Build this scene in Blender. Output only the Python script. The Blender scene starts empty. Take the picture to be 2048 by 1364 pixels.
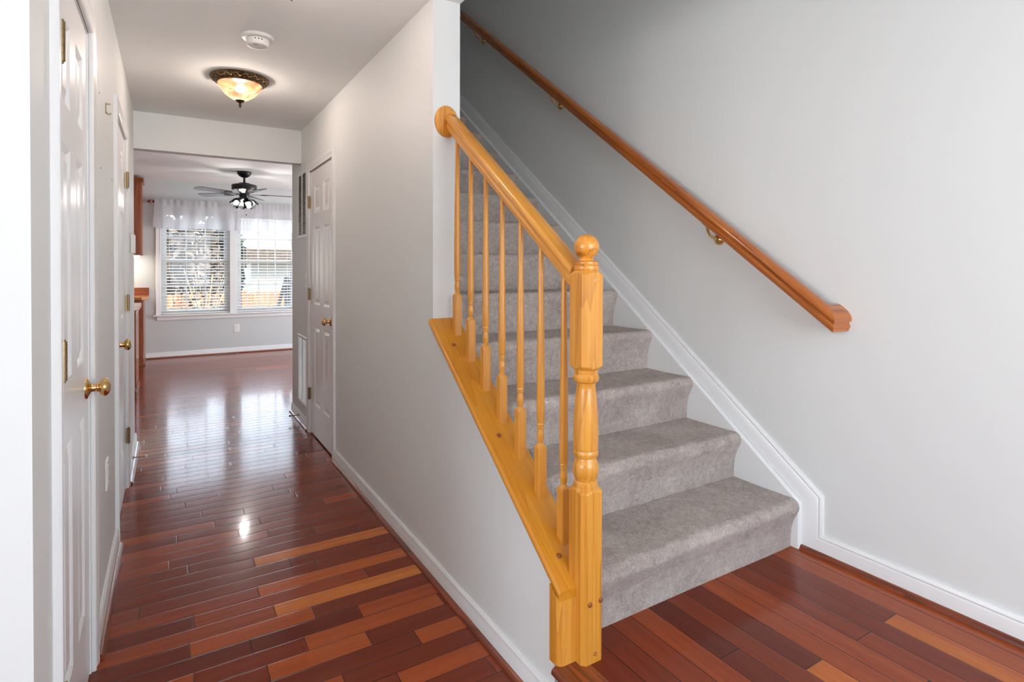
import bpy, math, random
from mathutils import Vector, Matrix

random.seed(7)
scene = bpy.context.scene
COL = scene.collection
PI = math.pi

# ------------------------------------------------------------------ camera
W_PX, H_PX = 2048.0, 1364.0
F_PX, CY_PX = 1121.59, 546.01
CAM_Z = 1.307
yaw, pitch, roll = 0.5494, 0.0104, -0.0024
right = Vector((math.cos(yaw), -math.sin(yaw), 0))
fwd = Vector((math.sin(yaw), math.cos(yaw), 0))
down = Vector((0, 0, -1))
f2 = math.cos(pitch) * fwd + math.sin(pitch) * down
d2 = math.cos(pitch) * down - math.sin(pitch) * fwd
r3 = math.cos(roll) * right + math.sin(roll) * d2
d3 = math.cos(roll) * d2 - math.sin(roll) * right
cam = bpy.data.cameras.new('camera')
cam.sensor_fit = 'HORIZONTAL'
cam.sensor_width = 36.0
cam.lens = F_PX / W_PX * 36.0
cam.shift_y = -(H_PX / 2 - CY_PX) / W_PX
cam.clip_start = 0.05
cam.clip_end = 200
camo = bpy.data.objects.new('camera', cam)
M = Matrix.Identity(4)
for i in range(3):
    M[i][0] = r3[i]
    M[i][1] = -d3[i]
    M[i][2] = -f2[i]
M[2][3] = CAM_Z
camo.matrix_world = M
COL.objects.link(camo)
scene.camera = camo

# ------------------------------------------------------------------ view, world, sun, added fill lights
vs = scene.view_settings
scene.display_settings.display_device = 'sRGB'
vs.view_transform = 'Standard'
vs.look = 'None'
vs.gamma = 1.0
vs.use_curve_mapping = False
vs.exposure = 0.6

world = bpy.data.worlds.new('daylight')
scene.world = world
world.use_nodes = True
wn = world.node_tree.nodes
wl = world.node_tree.links
wn.clear()
wo = wn.new('ShaderNodeOutputWorld')
bg = wn.new('ShaderNodeBackground')
tc = wn.new('ShaderNodeTexCoord')
sep = wn.new('ShaderNodeSeparateXYZ')
rmp = wn.new('ShaderNodeValToRGB')
wl.new(tc.outputs['Generated'], sep.inputs[0])
wl.new(sep.outputs['Z'], rmp.inputs[0])
rmp.color_ramp.elements[0].position = 0.0
rmp.color_ramp.elements[0].color = (0.90, 0.95, 1.0, 1)
rmp.color_ramp.elements[1].position = 0.6
rmp.color_ramp.elements[1].color = (0.55, 0.74, 1.0, 1)
wl.new(rmp.outputs[0], bg.inputs['Color'])
bg.inputs['Strength'].default_value = 5.0
wl.new(bg.outputs[0], wo.inputs['Surface'])


def lamp(name, kind, loc, aim, energy, color=(1, 1, 1), size=None, size_y=None, angle=None):
    L = bpy.data.lights.new(name, kind)
    L.energy = energy
    L.color = color
    if kind == 'AREA':
        L.shape = 'RECTANGLE'
        L.size = size
        L.size_y = size_y or size
    elif kind == 'SUN':
        L.angle = angle
    else:
        L.shadow_soft_size = size
    o = bpy.data.objects.new(name, L)
    o.location = loc
    if aim is not None:
        o.rotation_euler = Vector(aim).to_track_quat('-Z', 'Y').to_euler()
    COL.objects.link(o)
    return o


lamp('sun', 'SUN', (6, -6, 9), (-0.55, 0.55, -0.60), 5.0, (1.0, 0.94, 0.85), angle=0.01)
# fill lights added at unseen openings: foyer front, living room, kitchen right side
lamp('foyer_fill', 'AREA', (1.05, -1.85, 1.75), (0, 1, 0), 3, (0.975, 0.985, 1.0), 2.0, 2.0)
lamp('living_room_fill', 'AREA', (-4.4, -0.15, 1.55), (1, 0, 0), 14, (0.98, 0.988, 1.0), 2.3, 1.7)
lamp('kitchen_fill', 'AREA', (3.95, 7.3, 1.15), (-1, 0, 0), 15, (0.93, 0.97, 1.0), 2.4, 2.0)


# ------------------------------------------------------------------ materials
def srgb(r, g, b):
    def c(v):
        v /= 255.0
        return v / 12.92 if v <= 0.04045 else ((v + 0.055) / 1.055) ** 2.4
    return (c(r), c(g), c(b), 1)


class NT:
    def __init__(self, name):
        self.m = bpy.data.materials.new(name)
        self.m.use_nodes = True
        self.n = self.m.node_tree.nodes
        self.l = self.m.node_tree.links
        self.n.clear()
        self.out = self.n.new('ShaderNodeOutputMaterial')
        self.b = self.n.new('ShaderNodeBsdfPrincipled')
        self.l.new(self.b.outputs[0], self.out.inputs['Surface'])

    def new(self, t, **kw):
        x = self.n.new(t)
        for k, v in kw.items():
            setattr(x, k, v)
        return x

    def link(self, a, b):
        self.l.new(a, b)

    def set(self, **kw):
        for k, v in kw.items():
            self.b.inputs[k.replace('_', ' ')].default_value = v
        return self

    def coords(self, scale=(1, 1, 1), out='Object'):
        t = self.new('ShaderNodeTexCoord')
        mp = self.new('ShaderNodeMapping')
        mp.inputs['Scale'].default_value = scale
        self.link(t.outputs[out], mp.inputs[0])
        return mp.outputs[0]

    def noise(self, vec, scale, detail=2, rough=0.5, dist=0.0):
        n = self.new('ShaderNodeTexNoise')
        n.inputs['Scale'].default_value = scale
        n.inputs['Detail'].default_value = detail
        n.inputs['Roughness'].default_value = rough
        n.inputs['Distortion'].default_value = dist
        if vec is not None:
            self.link(vec, n.inputs['Vector'])
        return n.outputs['Fac']

    def ramp(self, fac, stops):
        r = self.new('ShaderNodeValToRGB')
        e = r.color_ramp.elements
        while len(e) < len(stops):
            e.new(0.5)
        for i, (p, c) in enumerate(stops):
            e[i].position = p
            e[i].color = c
        self.link(fac, r.inputs[0])
        return r.outputs[0]

    def bump(self, h, strength=0.2, dist=0.002):
        b = self.new('ShaderNodeBump')
        b.inputs['Strength'].default_value = strength
        b.inputs['Distance'].default_value = dist
        self.link(h, b.inputs['Height'])
        self.link(b.outputs[0], self.b.inputs['Normal'])
        return b

    def math(self, op, a, b=None, c=None):
        n = self.new('ShaderNodeMath', operation=op)
        for i, v in enumerate((a, b, c)):
            if v is None:
                continue
            if isinstance(v, (int, float)):
                n.inputs[i].default_value = v
            else:
                self.link(v, n.inputs[i])
        return n.outputs[0]

    def mix(self, fac, a, b, blend='MIX'):
        n = self.new('ShaderNodeMix', data_type='RGBA', blend_type=blend)
        for i, v in ((0, fac), (6, a), (7, b)):
            if isinstance(v, (int, float)):
                n.inputs[i].default_value = v
            elif isinstance(v, tuple):
                n.inputs[i].default_value = v
            else:
                self.link(v, n.inputs[i])
        return n.outputs[2]


def paint(name, col, rough=0.6, bump=0.08, scale=140, spec=0.5):
    t = NT(name)
    t.set(Base_Color=col, Roughness=rough)
    t.b.inputs['Specular IOR Level'].default_value = spec
    if bump:
        t.bump(t.noise(t.coords(), scale, 3), bump, 0.001)
    return t.m


def wood(name, axis, light, mid, dark, rough=0.32, coat=0.4, freq=34.0, contrast=1.0):
    """grain running along the object's own axis: fine pores plus broad cathedral bands"""
    t = NT(name)
    sc = [1.0, 1.0, 1.0]
    s1 = list(sc)
    s1['XYZ'.index(axis)] = 0.055
    v = t.coords(tuple(s1))
    s2 = list(sc)
    s2['XYZ'.index(axis)] = 0.02
    v2 = t.coords(tuple(s2))
    warp = t.noise(v, 14.0, 2, 0.5, 0.6)
    rings = t.math('FRACT', t.math('MULTIPLY', warp, 5.0))
    rings = t.math('POWER', rings, 2.2)
    pores = t.noise(v2, freq * 12.0, 3, 0.65)
    pores = t.math('SUBTRACT', pores, 0.5)
    streak = t.math('SUBTRACT', t.noise(v2, freq * 3.2, 2, 0.6), 0.5)
    f = t.math('MULTIPLY_ADD', rings, 0.50 * contrast, t.math('MULTIPLY_ADD', pores, 0.7 * contrast, t.math('MULTIPLY_ADD', streak, 1.1 * contrast, 0.20)))
    c = t.ramp(f, [(0.0, light), (0.45, mid), (1.0, dark)])
    t.link(c, t.b.inputs['Base Color'])
    t.set(Roughness=rough)
    t.b.inputs['Coat Weight'].default_value = coat
    t.b.inputs['Coat Roughness'].default_value = 0.12
    t.bump(f, 0.08, 0.001)
    return t.m


def metal(name, col, rough=0.2, bump=0.0):
    t = NT(name)
    t.set(Base_Color=col, Roughness=rough, Metallic=1.0)
    if bump:
        t.bump(t.noise(t.coords(), 90, 3), bump, 0.002)
    return t.m


MAT = {}
MAT['wall'] = paint('wall_paint_light_grey', srgb(228, 230, 228), 0.55, 0.06)
MAT['kitchen_wall'] = paint('wall_paint_cool_grey', srgb(205, 208, 207), 0.55, 0.06)
MAT['ceiling'] = paint('ceiling_paint', srgb(239, 241, 239), 0.85, 0.05)
MAT['trim'] = paint('trim_gloss_white', srgb(236, 236, 235), 0.28, 0.02, 60)
MAT['plastic'] = paint('white_plastic', srgb(236, 235, 231), 0.35, 0.0)
MAT['blind'] = paint('blind_white', srgb(243, 243, 241), 0.4, 0.0)
MAT['dark'] = paint('dark_gap', srgb(28, 24, 22), 0.8, 0.0)
MAT['black'] = paint('black_enamel', srgb(20, 20, 21), 0.35, 0.0)
MAT['brass'] = metal('polished_brass', srgb(222, 188, 128), 0.14)
MAT['hinge'] = metal('aged_brass', srgb(150, 128, 96), 0.32, 0.1)
MAT['chrome'] = metal('nickel', srgb(190, 188, 184), 0.22)
for ax in 'XYZ':
    MAT['oak' + ax] = wood('honey_oak_grain_' + ax, ax, srgb(228, 162, 66), srgb(212, 140, 48), srgb(158, 96, 34), freq=46.0, contrast=0.75)
    MAT['rail' + ax] = wood('amber_rail_grain_' + ax, ax, srgb(192, 108, 24), srgb(166, 84, 16), srgb(100, 46, 10), 0.3, 0.5)
    MAT['cab' + ax] = wood('cherry_cabinet_grain_' + ax, ax, srgb(160, 84, 36), srgb(136, 64, 26), srgb(92, 40, 16), 0.35, 0.4)
    MAT['shoe' + ax] = wood('mahogany_shoe_grain_' + ax, ax, srgb(146, 70, 36), srgb(118, 52, 28), srgb(70, 28, 16), 0.28, 0.5)
MAT['cap'] = wood('oak_cap_grain', 'Y', srgb(216, 148, 40), srgb(205, 133, 32), srgb(172, 102, 24), 0.24, 0.5, 20, 0.7)
MAT['plug'] = paint('dark_wood_plug', srgb(142, 78, 34), 0.35, 0.0)


def mat_floor():
    t = NT('cherry_plank_floor')
    uv = t.new('ShaderNodeUVMap', uv_map='plank')
    sp = t.new('ShaderNodeSeparateXYZ')
    t.link(uv.outputs[0], sp.inputs[0])
    at = t.new('ShaderNodeAttribute', attribute_name='tone')
    sd = t.new('ShaderNodeAttribute', attribute_name='seed')
    ln = t.new('ShaderNodeAttribute', attribute_name='length')
    wd = t.new('ShaderNodeAttribute', attribute_name='width')
    cmb = t.new('ShaderNodeCombineXYZ')
    t.link(t.math('MULTIPLY_ADD', sp.outputs[0], 0.06, t.math('MULTIPLY', sd.outputs['Fac'], 37.0)), cmb.inputs[0])
    t.link(t.math('MULTIPLY_ADD', sp.outputs[1], 1.0, t.math('MULTIPLY', sd.outputs['Fac'], 11.0)), cmb.inputs[1])
    g1 = t.noise(cmb.outputs[0], 26, 3, 0.55, 0.5)
    g2 = t.noise(cmb.outputs[0], 190, 2, 0.6)
    tone = t.math('MULTIPLY_ADD', t.math('SUBTRACT', g1, 0.5), 0.30,
                  t.math('MULTIPLY_ADD', t.math('SUBTRACT', g2, 0.5), 0.16, at.outputs['Fac']))
    col = t.ramp(tone, [(0.0, srgb(84, 29, 18)), (0.3, srgb(114, 44, 24)), (0.55, srgb(142, 60, 29)),
                        (0.8, srgb(176, 86, 37)), (1.0, srgb(208, 124, 54))])
    # seams: distance to the nearest long edge and to the ends
    dv = t.math('MINIMUM', sp.outputs[1], t.math('SUBTRACT', wd.outputs['Fac'], sp.outputs[1]))
    du = t.math('MINIMUM', sp.outputs[0], t.math('SUBTRACT', ln.outputs['Fac'], sp.outputs[0]))
    d = t.math('MINIMUM', dv, du)
    seam = t.new('ShaderNodeMapRange')
    seam.inputs['From Min'].default_value = 0.0004
    seam.inputs['From Max'].default_value = 0.0022
    t.link(d, seam.inputs['Value'])
    col = t.mix(seam.outputs[0], srgb(40, 16, 12), col)
    t.link(col, t.b.inputs['Base Color'])
    rg = t.math('MULTIPLY_ADD', t.noise(t.coords(), 3.0, 2), 0.10, 0.16)
    t.link(rg, t.b.inputs['Roughness'])
    t.b.inputs['Coat Weight'].default_value = 0.32
    t.b.inputs['Coat Roughness'].default_value = 0.09
    t.b.inputs['Specular IOR Level'].default_value = 0.14
    # each board sits at a hair's different tilt, with eased edges
    ease = t.new('ShaderNodeMapRange', interpolation_type='SMOOTHSTEP')
    ease.inputs['From Min'].default_value = 0.0
    ease.inputs['From Max'].default_value = 0.006
    t.link(d, ease.inputs['Value'])
    vn = t.math('DIVIDE', sp.outputs[1], wd.outputs['Fac'])
    vc = t.math('MULTIPLY_ADD', vn, 2.0, -1.0)
    cup = t.math('ADD', t.math('MULTIPLY', t.math('MULTIPLY', vc, vc), -0.22),
                 t.math('MULTIPLY', t.math('MULTIPLY', t.math('SUBTRACT', sd.outputs['Fac'], 0.5), 0.5), vn))
    h = t.math('ADD', t.math('ADD', ease.outputs[0], cup), t.math('MULTIPLY_ADD', t.noise(t.coords(), 7.0, 1), 0.6, t.math('MULTIPLY', g2, 0.05)))
    t.bump(h, 0.4, 0.0018)
    return t.m


MAT['floor'] = mat_floor()


def mat_carpet():
    t = NT('grey_beige_carpet')
    v = t.coords()
    n1 = t.noise(v, 5.0, 3, 0.6)
    n2 = t.noise(v, 120.0, 4, 0.75, 1.6)
    n3 = t.noise(v, 38.0, 2, 0.6)
    f = t.math('MULTIPLY_ADD', n1, 0.34, t.math('MULTIPLY_ADD', n2, 0.84, t.math('MULTIPLY', n3, 0.25)))
    c = t.ramp(f, [(0.44, srgb(110, 92, 86)), (0.67, srgb(194, 176, 166)), (0.92, srgb(242, 228, 217))])
    t.link(c, t.b.inputs['Base Color'])
    t.set(Roughness=1.0)
    t.b.inputs['Specular IOR Level'].default_value = 0.1
    t.b.inputs['Sheen Weight'].default_value = 0.35
    t.bump(t.math('MULTIPLY_ADD', n2, 1.0, t.math('MULTIPLY', n3, 0.8)), 1.0, 0.008)
    return t.m


MAT['carpet'] = mat_carpet()


def mat_bronze():
    t = NT('antique_bronze')
    t.set(Metallic=0.85, Roughness=0.38)
    v = t.coords()
    n = t.noise(v, 70, 3, 0.6, 1.0)
    c = t.ramp(n, [(0.35, srgb(46, 34, 24)), (0.55, srgb(110, 88, 62)), (0.75, srgb(172, 146, 108))])
    t.link(c, t.b.inputs['Base Color'])
    return t.m


MAT['bronze'] = mat_bronze()


def mat_bowl():
    t = NT('amber_alabaster_glass')
    v = t.coords()
    n = t.noise(v, 9, 3, 0.6, 2.0)
    c = t.ramp(n, [(0.38, srgb(150, 84, 44)), (0.52, srgb(232, 160, 112)), (0.70, srgb(250, 206, 168))])
    tr = t.new('ShaderNodeBsdfTranslucent')
    t.link(c, tr.inputs['Color'])
    tp = t.new('ShaderNodeBsdfTransparent')
    t.link(t.mix(0.72, c, (1, 1, 1, 1)), tp.inputs['Color'])
    em = t.new('ShaderNodeEmission')
    t.link(c, em.inputs['Color'])
    em.inputs['Strength'].default_value = 0.10
    m1 = t.new('ShaderNodeMixShader')
    m1.inputs[0].default_value = 0.90
    t.link(tr.outputs[0], m1.inputs[1])
    t.link(tp.outputs[0], m1.inputs[2])
    gl = t.new('ShaderNodeBsdfGlossy')
    gl.inputs['Roughness'].default_value = 0.15
    m2 = t.new('ShaderNodeMixShader')
    m2.inputs[0].default_value = 0.05
    t.link(m1.outputs[0], m2.inputs[1])
    t.link(gl.outputs[0], m2.inputs[2])
    ad = t.new('ShaderNodeAddShader')
    t.link(m2.outputs[0], ad.inputs[0])
    t.link(em.outputs[0], ad.inputs[1])
    t.link(ad.outputs[0], t.out.inputs['Surface'])
    return t.m


MAT['bowl'] = mat_bowl()


def mat_emit(name, col, s):
    t = NT(name)
    t.set(Base_Color=col, Emission_Color=col, Emission_Strength=s)
    return t.m


MAT['bulb'] = mat_emit('warm_bulb', (1.0, 0.86, 0.66, 1), 5.0)
MAT['bulb_cool'] = mat_emit('white_bulb', (1.0, 0.96, 0.90, 1), 5.0)
MAT['strip'] = mat_emit('under_cabinet_lamp', (1.0, 0.93, 0.82, 1), 6.0)


def mat_clear(name, tint=(1, 1, 1, 1), refl=0.08, rough=0.02):
    t = NT(name)
    tp = t.new('ShaderNodeBsdfTransparent')
    tp.inputs['Color'].default_value = tint
    gl = t.new('ShaderNodeBsdfGlossy')
    gl.inputs['Roughness'].default_value = rough
    fr = t.new('ShaderNodeFresnel')
    fr.inputs['IOR'].default_value = 1.45
    mx = t.new('ShaderNodeMixShader')
    t.link(t.math('MULTIPLY', fr.outputs[0], refl / 0.04), mx.inputs[0])
    t.link(tp.outputs[0], mx.inputs[1])
    t.link(gl.outputs[0], mx.inputs[2])
    t.link(mx.outputs[0], t.out.inputs['Surface'])
    return t.m


MAT['pane'] = mat_clear('window_glass', (0.97, 0.98, 0.98, 1), 0.03)
MAT['clear'] = mat_clear('clear_glass_shade', (0.90, 0.92, 0.93, 1), 0.07)


def mat_sheer():
    t = NT('sheer_white_fabric')
    v = t.coords((1, 1, 0.06))
    n = t.noise(v, 60, 3)
    df = t.new('ShaderNodeBsdfDiffuse')
    df.inputs['Color'].default_value = srgb(226, 226, 230)
    tr = t.new('ShaderNodeBsdfTranslucent')
    tr.inputs['Color'].default_value = srgb(226, 226, 230)
    tp = t.new('ShaderNodeBsdfTransparent')
    m1 = t.new('ShaderNodeMixShader')
    m1.inputs[0].default_value = 0.42
    t.link(df.outputs[0], m1.inputs[1])
    t.link(tr.outputs[0], m1.inputs[2])
    m2 = t.new('ShaderNodeMixShader')
    t.link(t.math('MULTIPLY_ADD', n, 0.18, 0.08), m2.inputs[0])
    t.link(m1.outputs[0], m2.inputs[1])
    t.link(tp.outputs[0], m2.inputs[2])
    t.link(m2.outputs[0], t.out.inputs['Surface'])
    return t.m


MAT['sheer'] = mat_sheer()


def mat_two(name, a, b, scale, rough=0.8, stretch=(1, 1, 1), bump=0.3):
    t = NT(name)
    n = t.noise(t.coords(stretch), scale, 4, 0.6)
    t.link(t.ramp(n, [(0.35, a), (0.68, b)]), t.b.inputs['Base Color'])
    t.set(Roughness=rough)
    if bump:
        t.bump(n, bump, 0.01)
    return t.m


MAT['fence'] = mat_two('fence_cedar', srgb(126, 82, 46), srgb(172, 124, 78), 5, 0.8, (6, 6, 0.6))
MAT['lawn'] = mat_two('winter_ground', srgb(80, 68, 50), srgb(118, 104, 80), 3)
MAT['leaf'] = mat_two('dark_leaves', srgb(20, 23, 16), srgb(52, 56, 33), 2)
MAT['dry'] = mat_two('dry_leaves', srgb(64, 48, 35), srgb(106, 88, 68), 2)
MAT['bark'] = mat_two('pale_bark', srgb(112, 103, 90), srgb(168, 160, 150), 8, 0.9, (3, 3, 0.5))
MAT['twig'] = mat_two('straw_twigs', srgb(150, 134, 96), srgb(184, 170, 134), 9)
MAT['siding'] = mat_two('cream_siding', srgb(150, 145, 132), srgb(160, 155, 142), 2, 0.7, (1, 1, 1), 0)
MAT['shingle'] = mat_two('brown_shingle', srgb(74, 58, 44), srgb(104, 84, 64), 12)
MAT['greywood'] = mat_two('weathered_wood', srgb(58, 54, 52), srgb(96, 90, 86), 10)


# ------------------------------------------------------------------ mesh helpers
class MB:
    def __init__(self):
        self.v = []
        self.f = []

    def add(self, vs_, fs_):
        o = len(self.v)
        self.v += [tuple(p) for p in vs_]
        self.f += [tuple(i + o for i in q) for q in fs_]
        return self

    def box(self, x0, x1, y0, y1, z0, z1):
        return self.add([(x0, y0, z0), (x1, y0, z0), (x1, y1, z0), (x0, y1, z0),
                         (x0, y0, z1), (x1, y0, z1), (x1, y1, z1), (x0, y1, z1)],
                        [(3, 2, 1, 0), (4, 5, 6, 7), (0, 1, 5, 4), (1, 2, 6, 5), (2, 3, 7, 6), (3, 0, 4, 7)])

    def prism(self, poly, a, b, axis='X'):
        """poly: 2D points; X -> (y,z), Y -> (x,z), Z -> (x,y)"""
        def P(p, t):
            return {'X': (t, p[0], p[1]), 'Y': (p[0], t, p[1]), 'Z': (p[0], p[1], t)}[axis]
        n = len(poly)
        vs_ = [P(p, a) for p in poly] + [P(p, b) for p in poly]
        fs_ = [tuple(range(n - 1, -1, -1)), tuple(range(n, 2 * n))]
        fs_ += [(i, (i + 1) % n, n + (i + 1) % n, n + i) for i in range(n)]
        return self.add(vs_, fs_)

    def lathe(self, prof, n=28, sx=1.0, sy=1.0, frame=None, a0=0.0, jag=None):
        """prof: (r, z); frame: 4x4 to place it"""
        vs_ = []
        for k, (r, z) in enumerate(prof):
            for i in range(n):
                a = a0 + 2 * PI * i / n
                q = r if jag is None else jag(k, a, r)
                p = Vector((q * math.cos(a) * sx, q * math.sin(a) * sy, z))
                vs_.append(frame @ p if frame is not None else p)
        m = len(prof)
        fs_ = []
        for k in range(m - 1):
            for i in range(n):
                j = (i + 1) % n
                fs_.append((k * n + i, k * n + j, (k + 1) * n + j, (k + 1) * n + i))
        if prof[0][0] > 1e-6:
            fs_.append(tuple(range(n - 1, -1, -1)))
        if prof[-1][0] > 1e-6:
            fs_.append(tuple((m - 1) * n + i for i in range(n)))
        return self.add(vs_, fs_)

    def tube(self, pts, r, n=10):
        pts = [Vector(p) for p in pts]
        rs = r if isinstance(r, (list, tuple)) else [r] * len(pts)
        vs_, fs_ = [], []
        up = Vector((0.13, 0.21, 0.97))
        for k, p in enumerate(pts):
            t = (pts[min(k + 1, len(pts) - 1)] - pts[max(k - 1, 0)]).normalized()
            u = t.cross(up)
            if u.length < 0.05:
                u = t.cross(Vector((1, 0, 0)))
            u.normalize()
            w = t.cross(u)
            for i in range(n):
                a = 2 * PI * i / n
                vs_.append(p + rs[k] * (math.cos(a) * u + math.sin(a) * w))
        for k in range(len(pts) - 1):
            for i in range(n):
                j = (i + 1) % n
                fs_.append((k * n + i, k * n + j, (k + 1) * n + j, (k + 1) * n + i))
        fs_.append(tuple(range(n - 1, -1, -1)))
        fs_.append(tuple((len(pts) - 1) * n + i for i in range(n)))
        return self.add(vs_, fs_)

    def sphere(self, c, r, n=20, m=12, s=(1, 1, 1)):
        vs_ = [(c[0], c[1], c[2] - r * s[2])]
        for k in range(1, m):
            b = -PI / 2 + PI * k / m
            for i in range(n):
                a = 2 * PI * i / n
                vs_.append((c[0] + r * s[0] * math.cos(b) * math.cos(a), c[1] + r * s[1] * math.cos(b) * math.sin(a), c[2] + r * s[2] * math.sin(b)))
        vs_.append((c[0], c[1], c[2] + r * s[2]))
        fs_ = []
        for i in range(n):
            fs_.append((0, 1 + (i + 1) % n, 1 + i))
        for k in range(m - 2):
            for i in range(n):
                j = (i + 1) % n
                fs_.append((1 + k * n + i, 1 + k * n + j, 1 + (k + 1) * n + j, 1 + (k + 1) * n + i))
        L = len(vs_) - 1
        for i in range(n):
            fs_.append((L, 1 + (m - 2) * n + i, 1 + (m - 2) * n + (i + 1) % n))
        return self.add(vs_, fs_)

    def sweep(self, path, prof, to3, closed_ends=True):
        """path: 2D polyline; prof: list of (d, t): d offset to the path's left, t height off the plane; mitred"""
        n = len(path)
        P = [Vector(p) for p in path]
        offs = []
        for i in range(n):
            if i > 0:
                a = (P[i] - P[i - 1]).normalized()
            if i < n - 1:
                b = (P[i + 1] - P[i]).normalized()
            if i == 0:
                a = b
            if i == n - 1:
                b = a
            na, nb = Vector((-a.y, a.x)), Vector((-b.y, b.x))
            m = (na + nb)
            m = m / max(1e-6, m.dot(na))
            offs.append(m)
        vs_ = []
        for i in range(n):
            for d, t in prof:
                q = P[i] + offs[i] * d
                vs_.append(to3(q.x, q.y, t))
        k = len(prof)
        fs_ = []
        for i in range(n - 1):
            for j in range(k):
                j2 = (j + 1) % k
                fs_.append((i * k + j, i * k + j2, (i + 1) * k + j2, (i + 1) * k + j))
        if closed_ends:
            fs_.append(tuple(range(k - 1, -1, -1)))
            fs_.append(tuple((n - 1) * k + j for j in range(k)))
        return self.add(vs_, fs_)

    def build(self, name, m, parent=None, loc=None, rot=None, smooth=None, bevel=0.0, origin=None):
        me = bpy.data.meshes.new(name)
        vs_ = self.v
        if origin is not None:
            vs_ = [(p[0] - origin[0], p[1] - origin[1], p[2] - origin[2]) for p in vs_]
        me.from_pydata(vs_, [], self.f)
        me.validate()
        import bmesh
        bm = bmesh.new()
        bm.from_mesh(me)
        bmesh.ops.recalc_face_normals(bm, faces=bm.faces)
        bm.to_mesh(me)
        bm.free()
        if smooth is not None:
            me.shade_smooth()
            me.set_sharp_from_angle(angle=math.radians(smooth))
        me.materials.append(m if not isinstance(m, str) else MAT[m])
        o = bpy.data.objects.new(name, me)
        COL.objects.link(o)
        if origin is not None:
            o.location = origin
        if loc is not None:
            o.location = loc
        if rot is not None:
            o.rotation_euler = rot
        if parent is not None:
            o.parent = parent
            w = WORLD.get(parent.name)
            if w is not None and loc is None and (origin is not None or True):
                # meshes are written in world space: undo the parent's place
                o.location = Vector(o.location) - w
        if bevel:
            b = o.modifiers.new('bevel', 'BEVEL')
            b.width = bevel
            b.segments = 2
            b.limit_method = 'ANGLE'
            b.angle_limit = math.radians(40)
        return o


WORLD = {}


def tag(o, label=None, cat=None, group=None, kind=None):
    if label:
        o['label'] = label
    if cat:
        o['category'] = cat
    if group:
        o['group'] = group
    if kind:
        o['kind'] = kind
    return o


def empty(name, loc, label=None, cat=None, group=None, kind=None):
    o = bpy.data.objects.new(name, None)
    o.empty_display_size = 0.05
    COL.objects.link(o)
    o.location = loc
    WORLD[o.name] = Vector(loc)
    return tag(o, label, cat, group, kind)


def st(mb, name, m, smooth=None, bevel=0.0, label=None, parent=None):
    o = mb.build(name, m, parent, smooth=smooth, bevel=bevel)
    if parent is None:
        o['kind'] = 'structure'
        if label:
            o['label'] = label
    return o


def copy_tree(o, parent=None):
    c = o.copy()
    COL.objects.link(c)
    if parent is not None:
        c.parent = parent
    for ch in list(o.children):
        copy_tree(ch, c)
    return c


# ------------------------------------------------------------------ measures
XL = -0.216      # hall left wall face
XR = 0.95        # hall right wall face
XS = 1.075       # stair side of that wall
XW = 2.18        # stairwell right wall
CEIL = 2.44
LAND = 0.18      # landing height
RISE, RUN = 0.2, 0.2667
YS = 1.337       # first riser
YCOL = 2.19      # where the full-height wall starts
YB = 9.4         # kitchen back wall
KC = 2.53        # kitchen ceiling
YF = -1.6        # front wall of the house
SLOPE = 0.75


def cap_z(y):    # top face of the sloped cap board
    return 0.756 + SLOPE * (y - 1.745)


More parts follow.
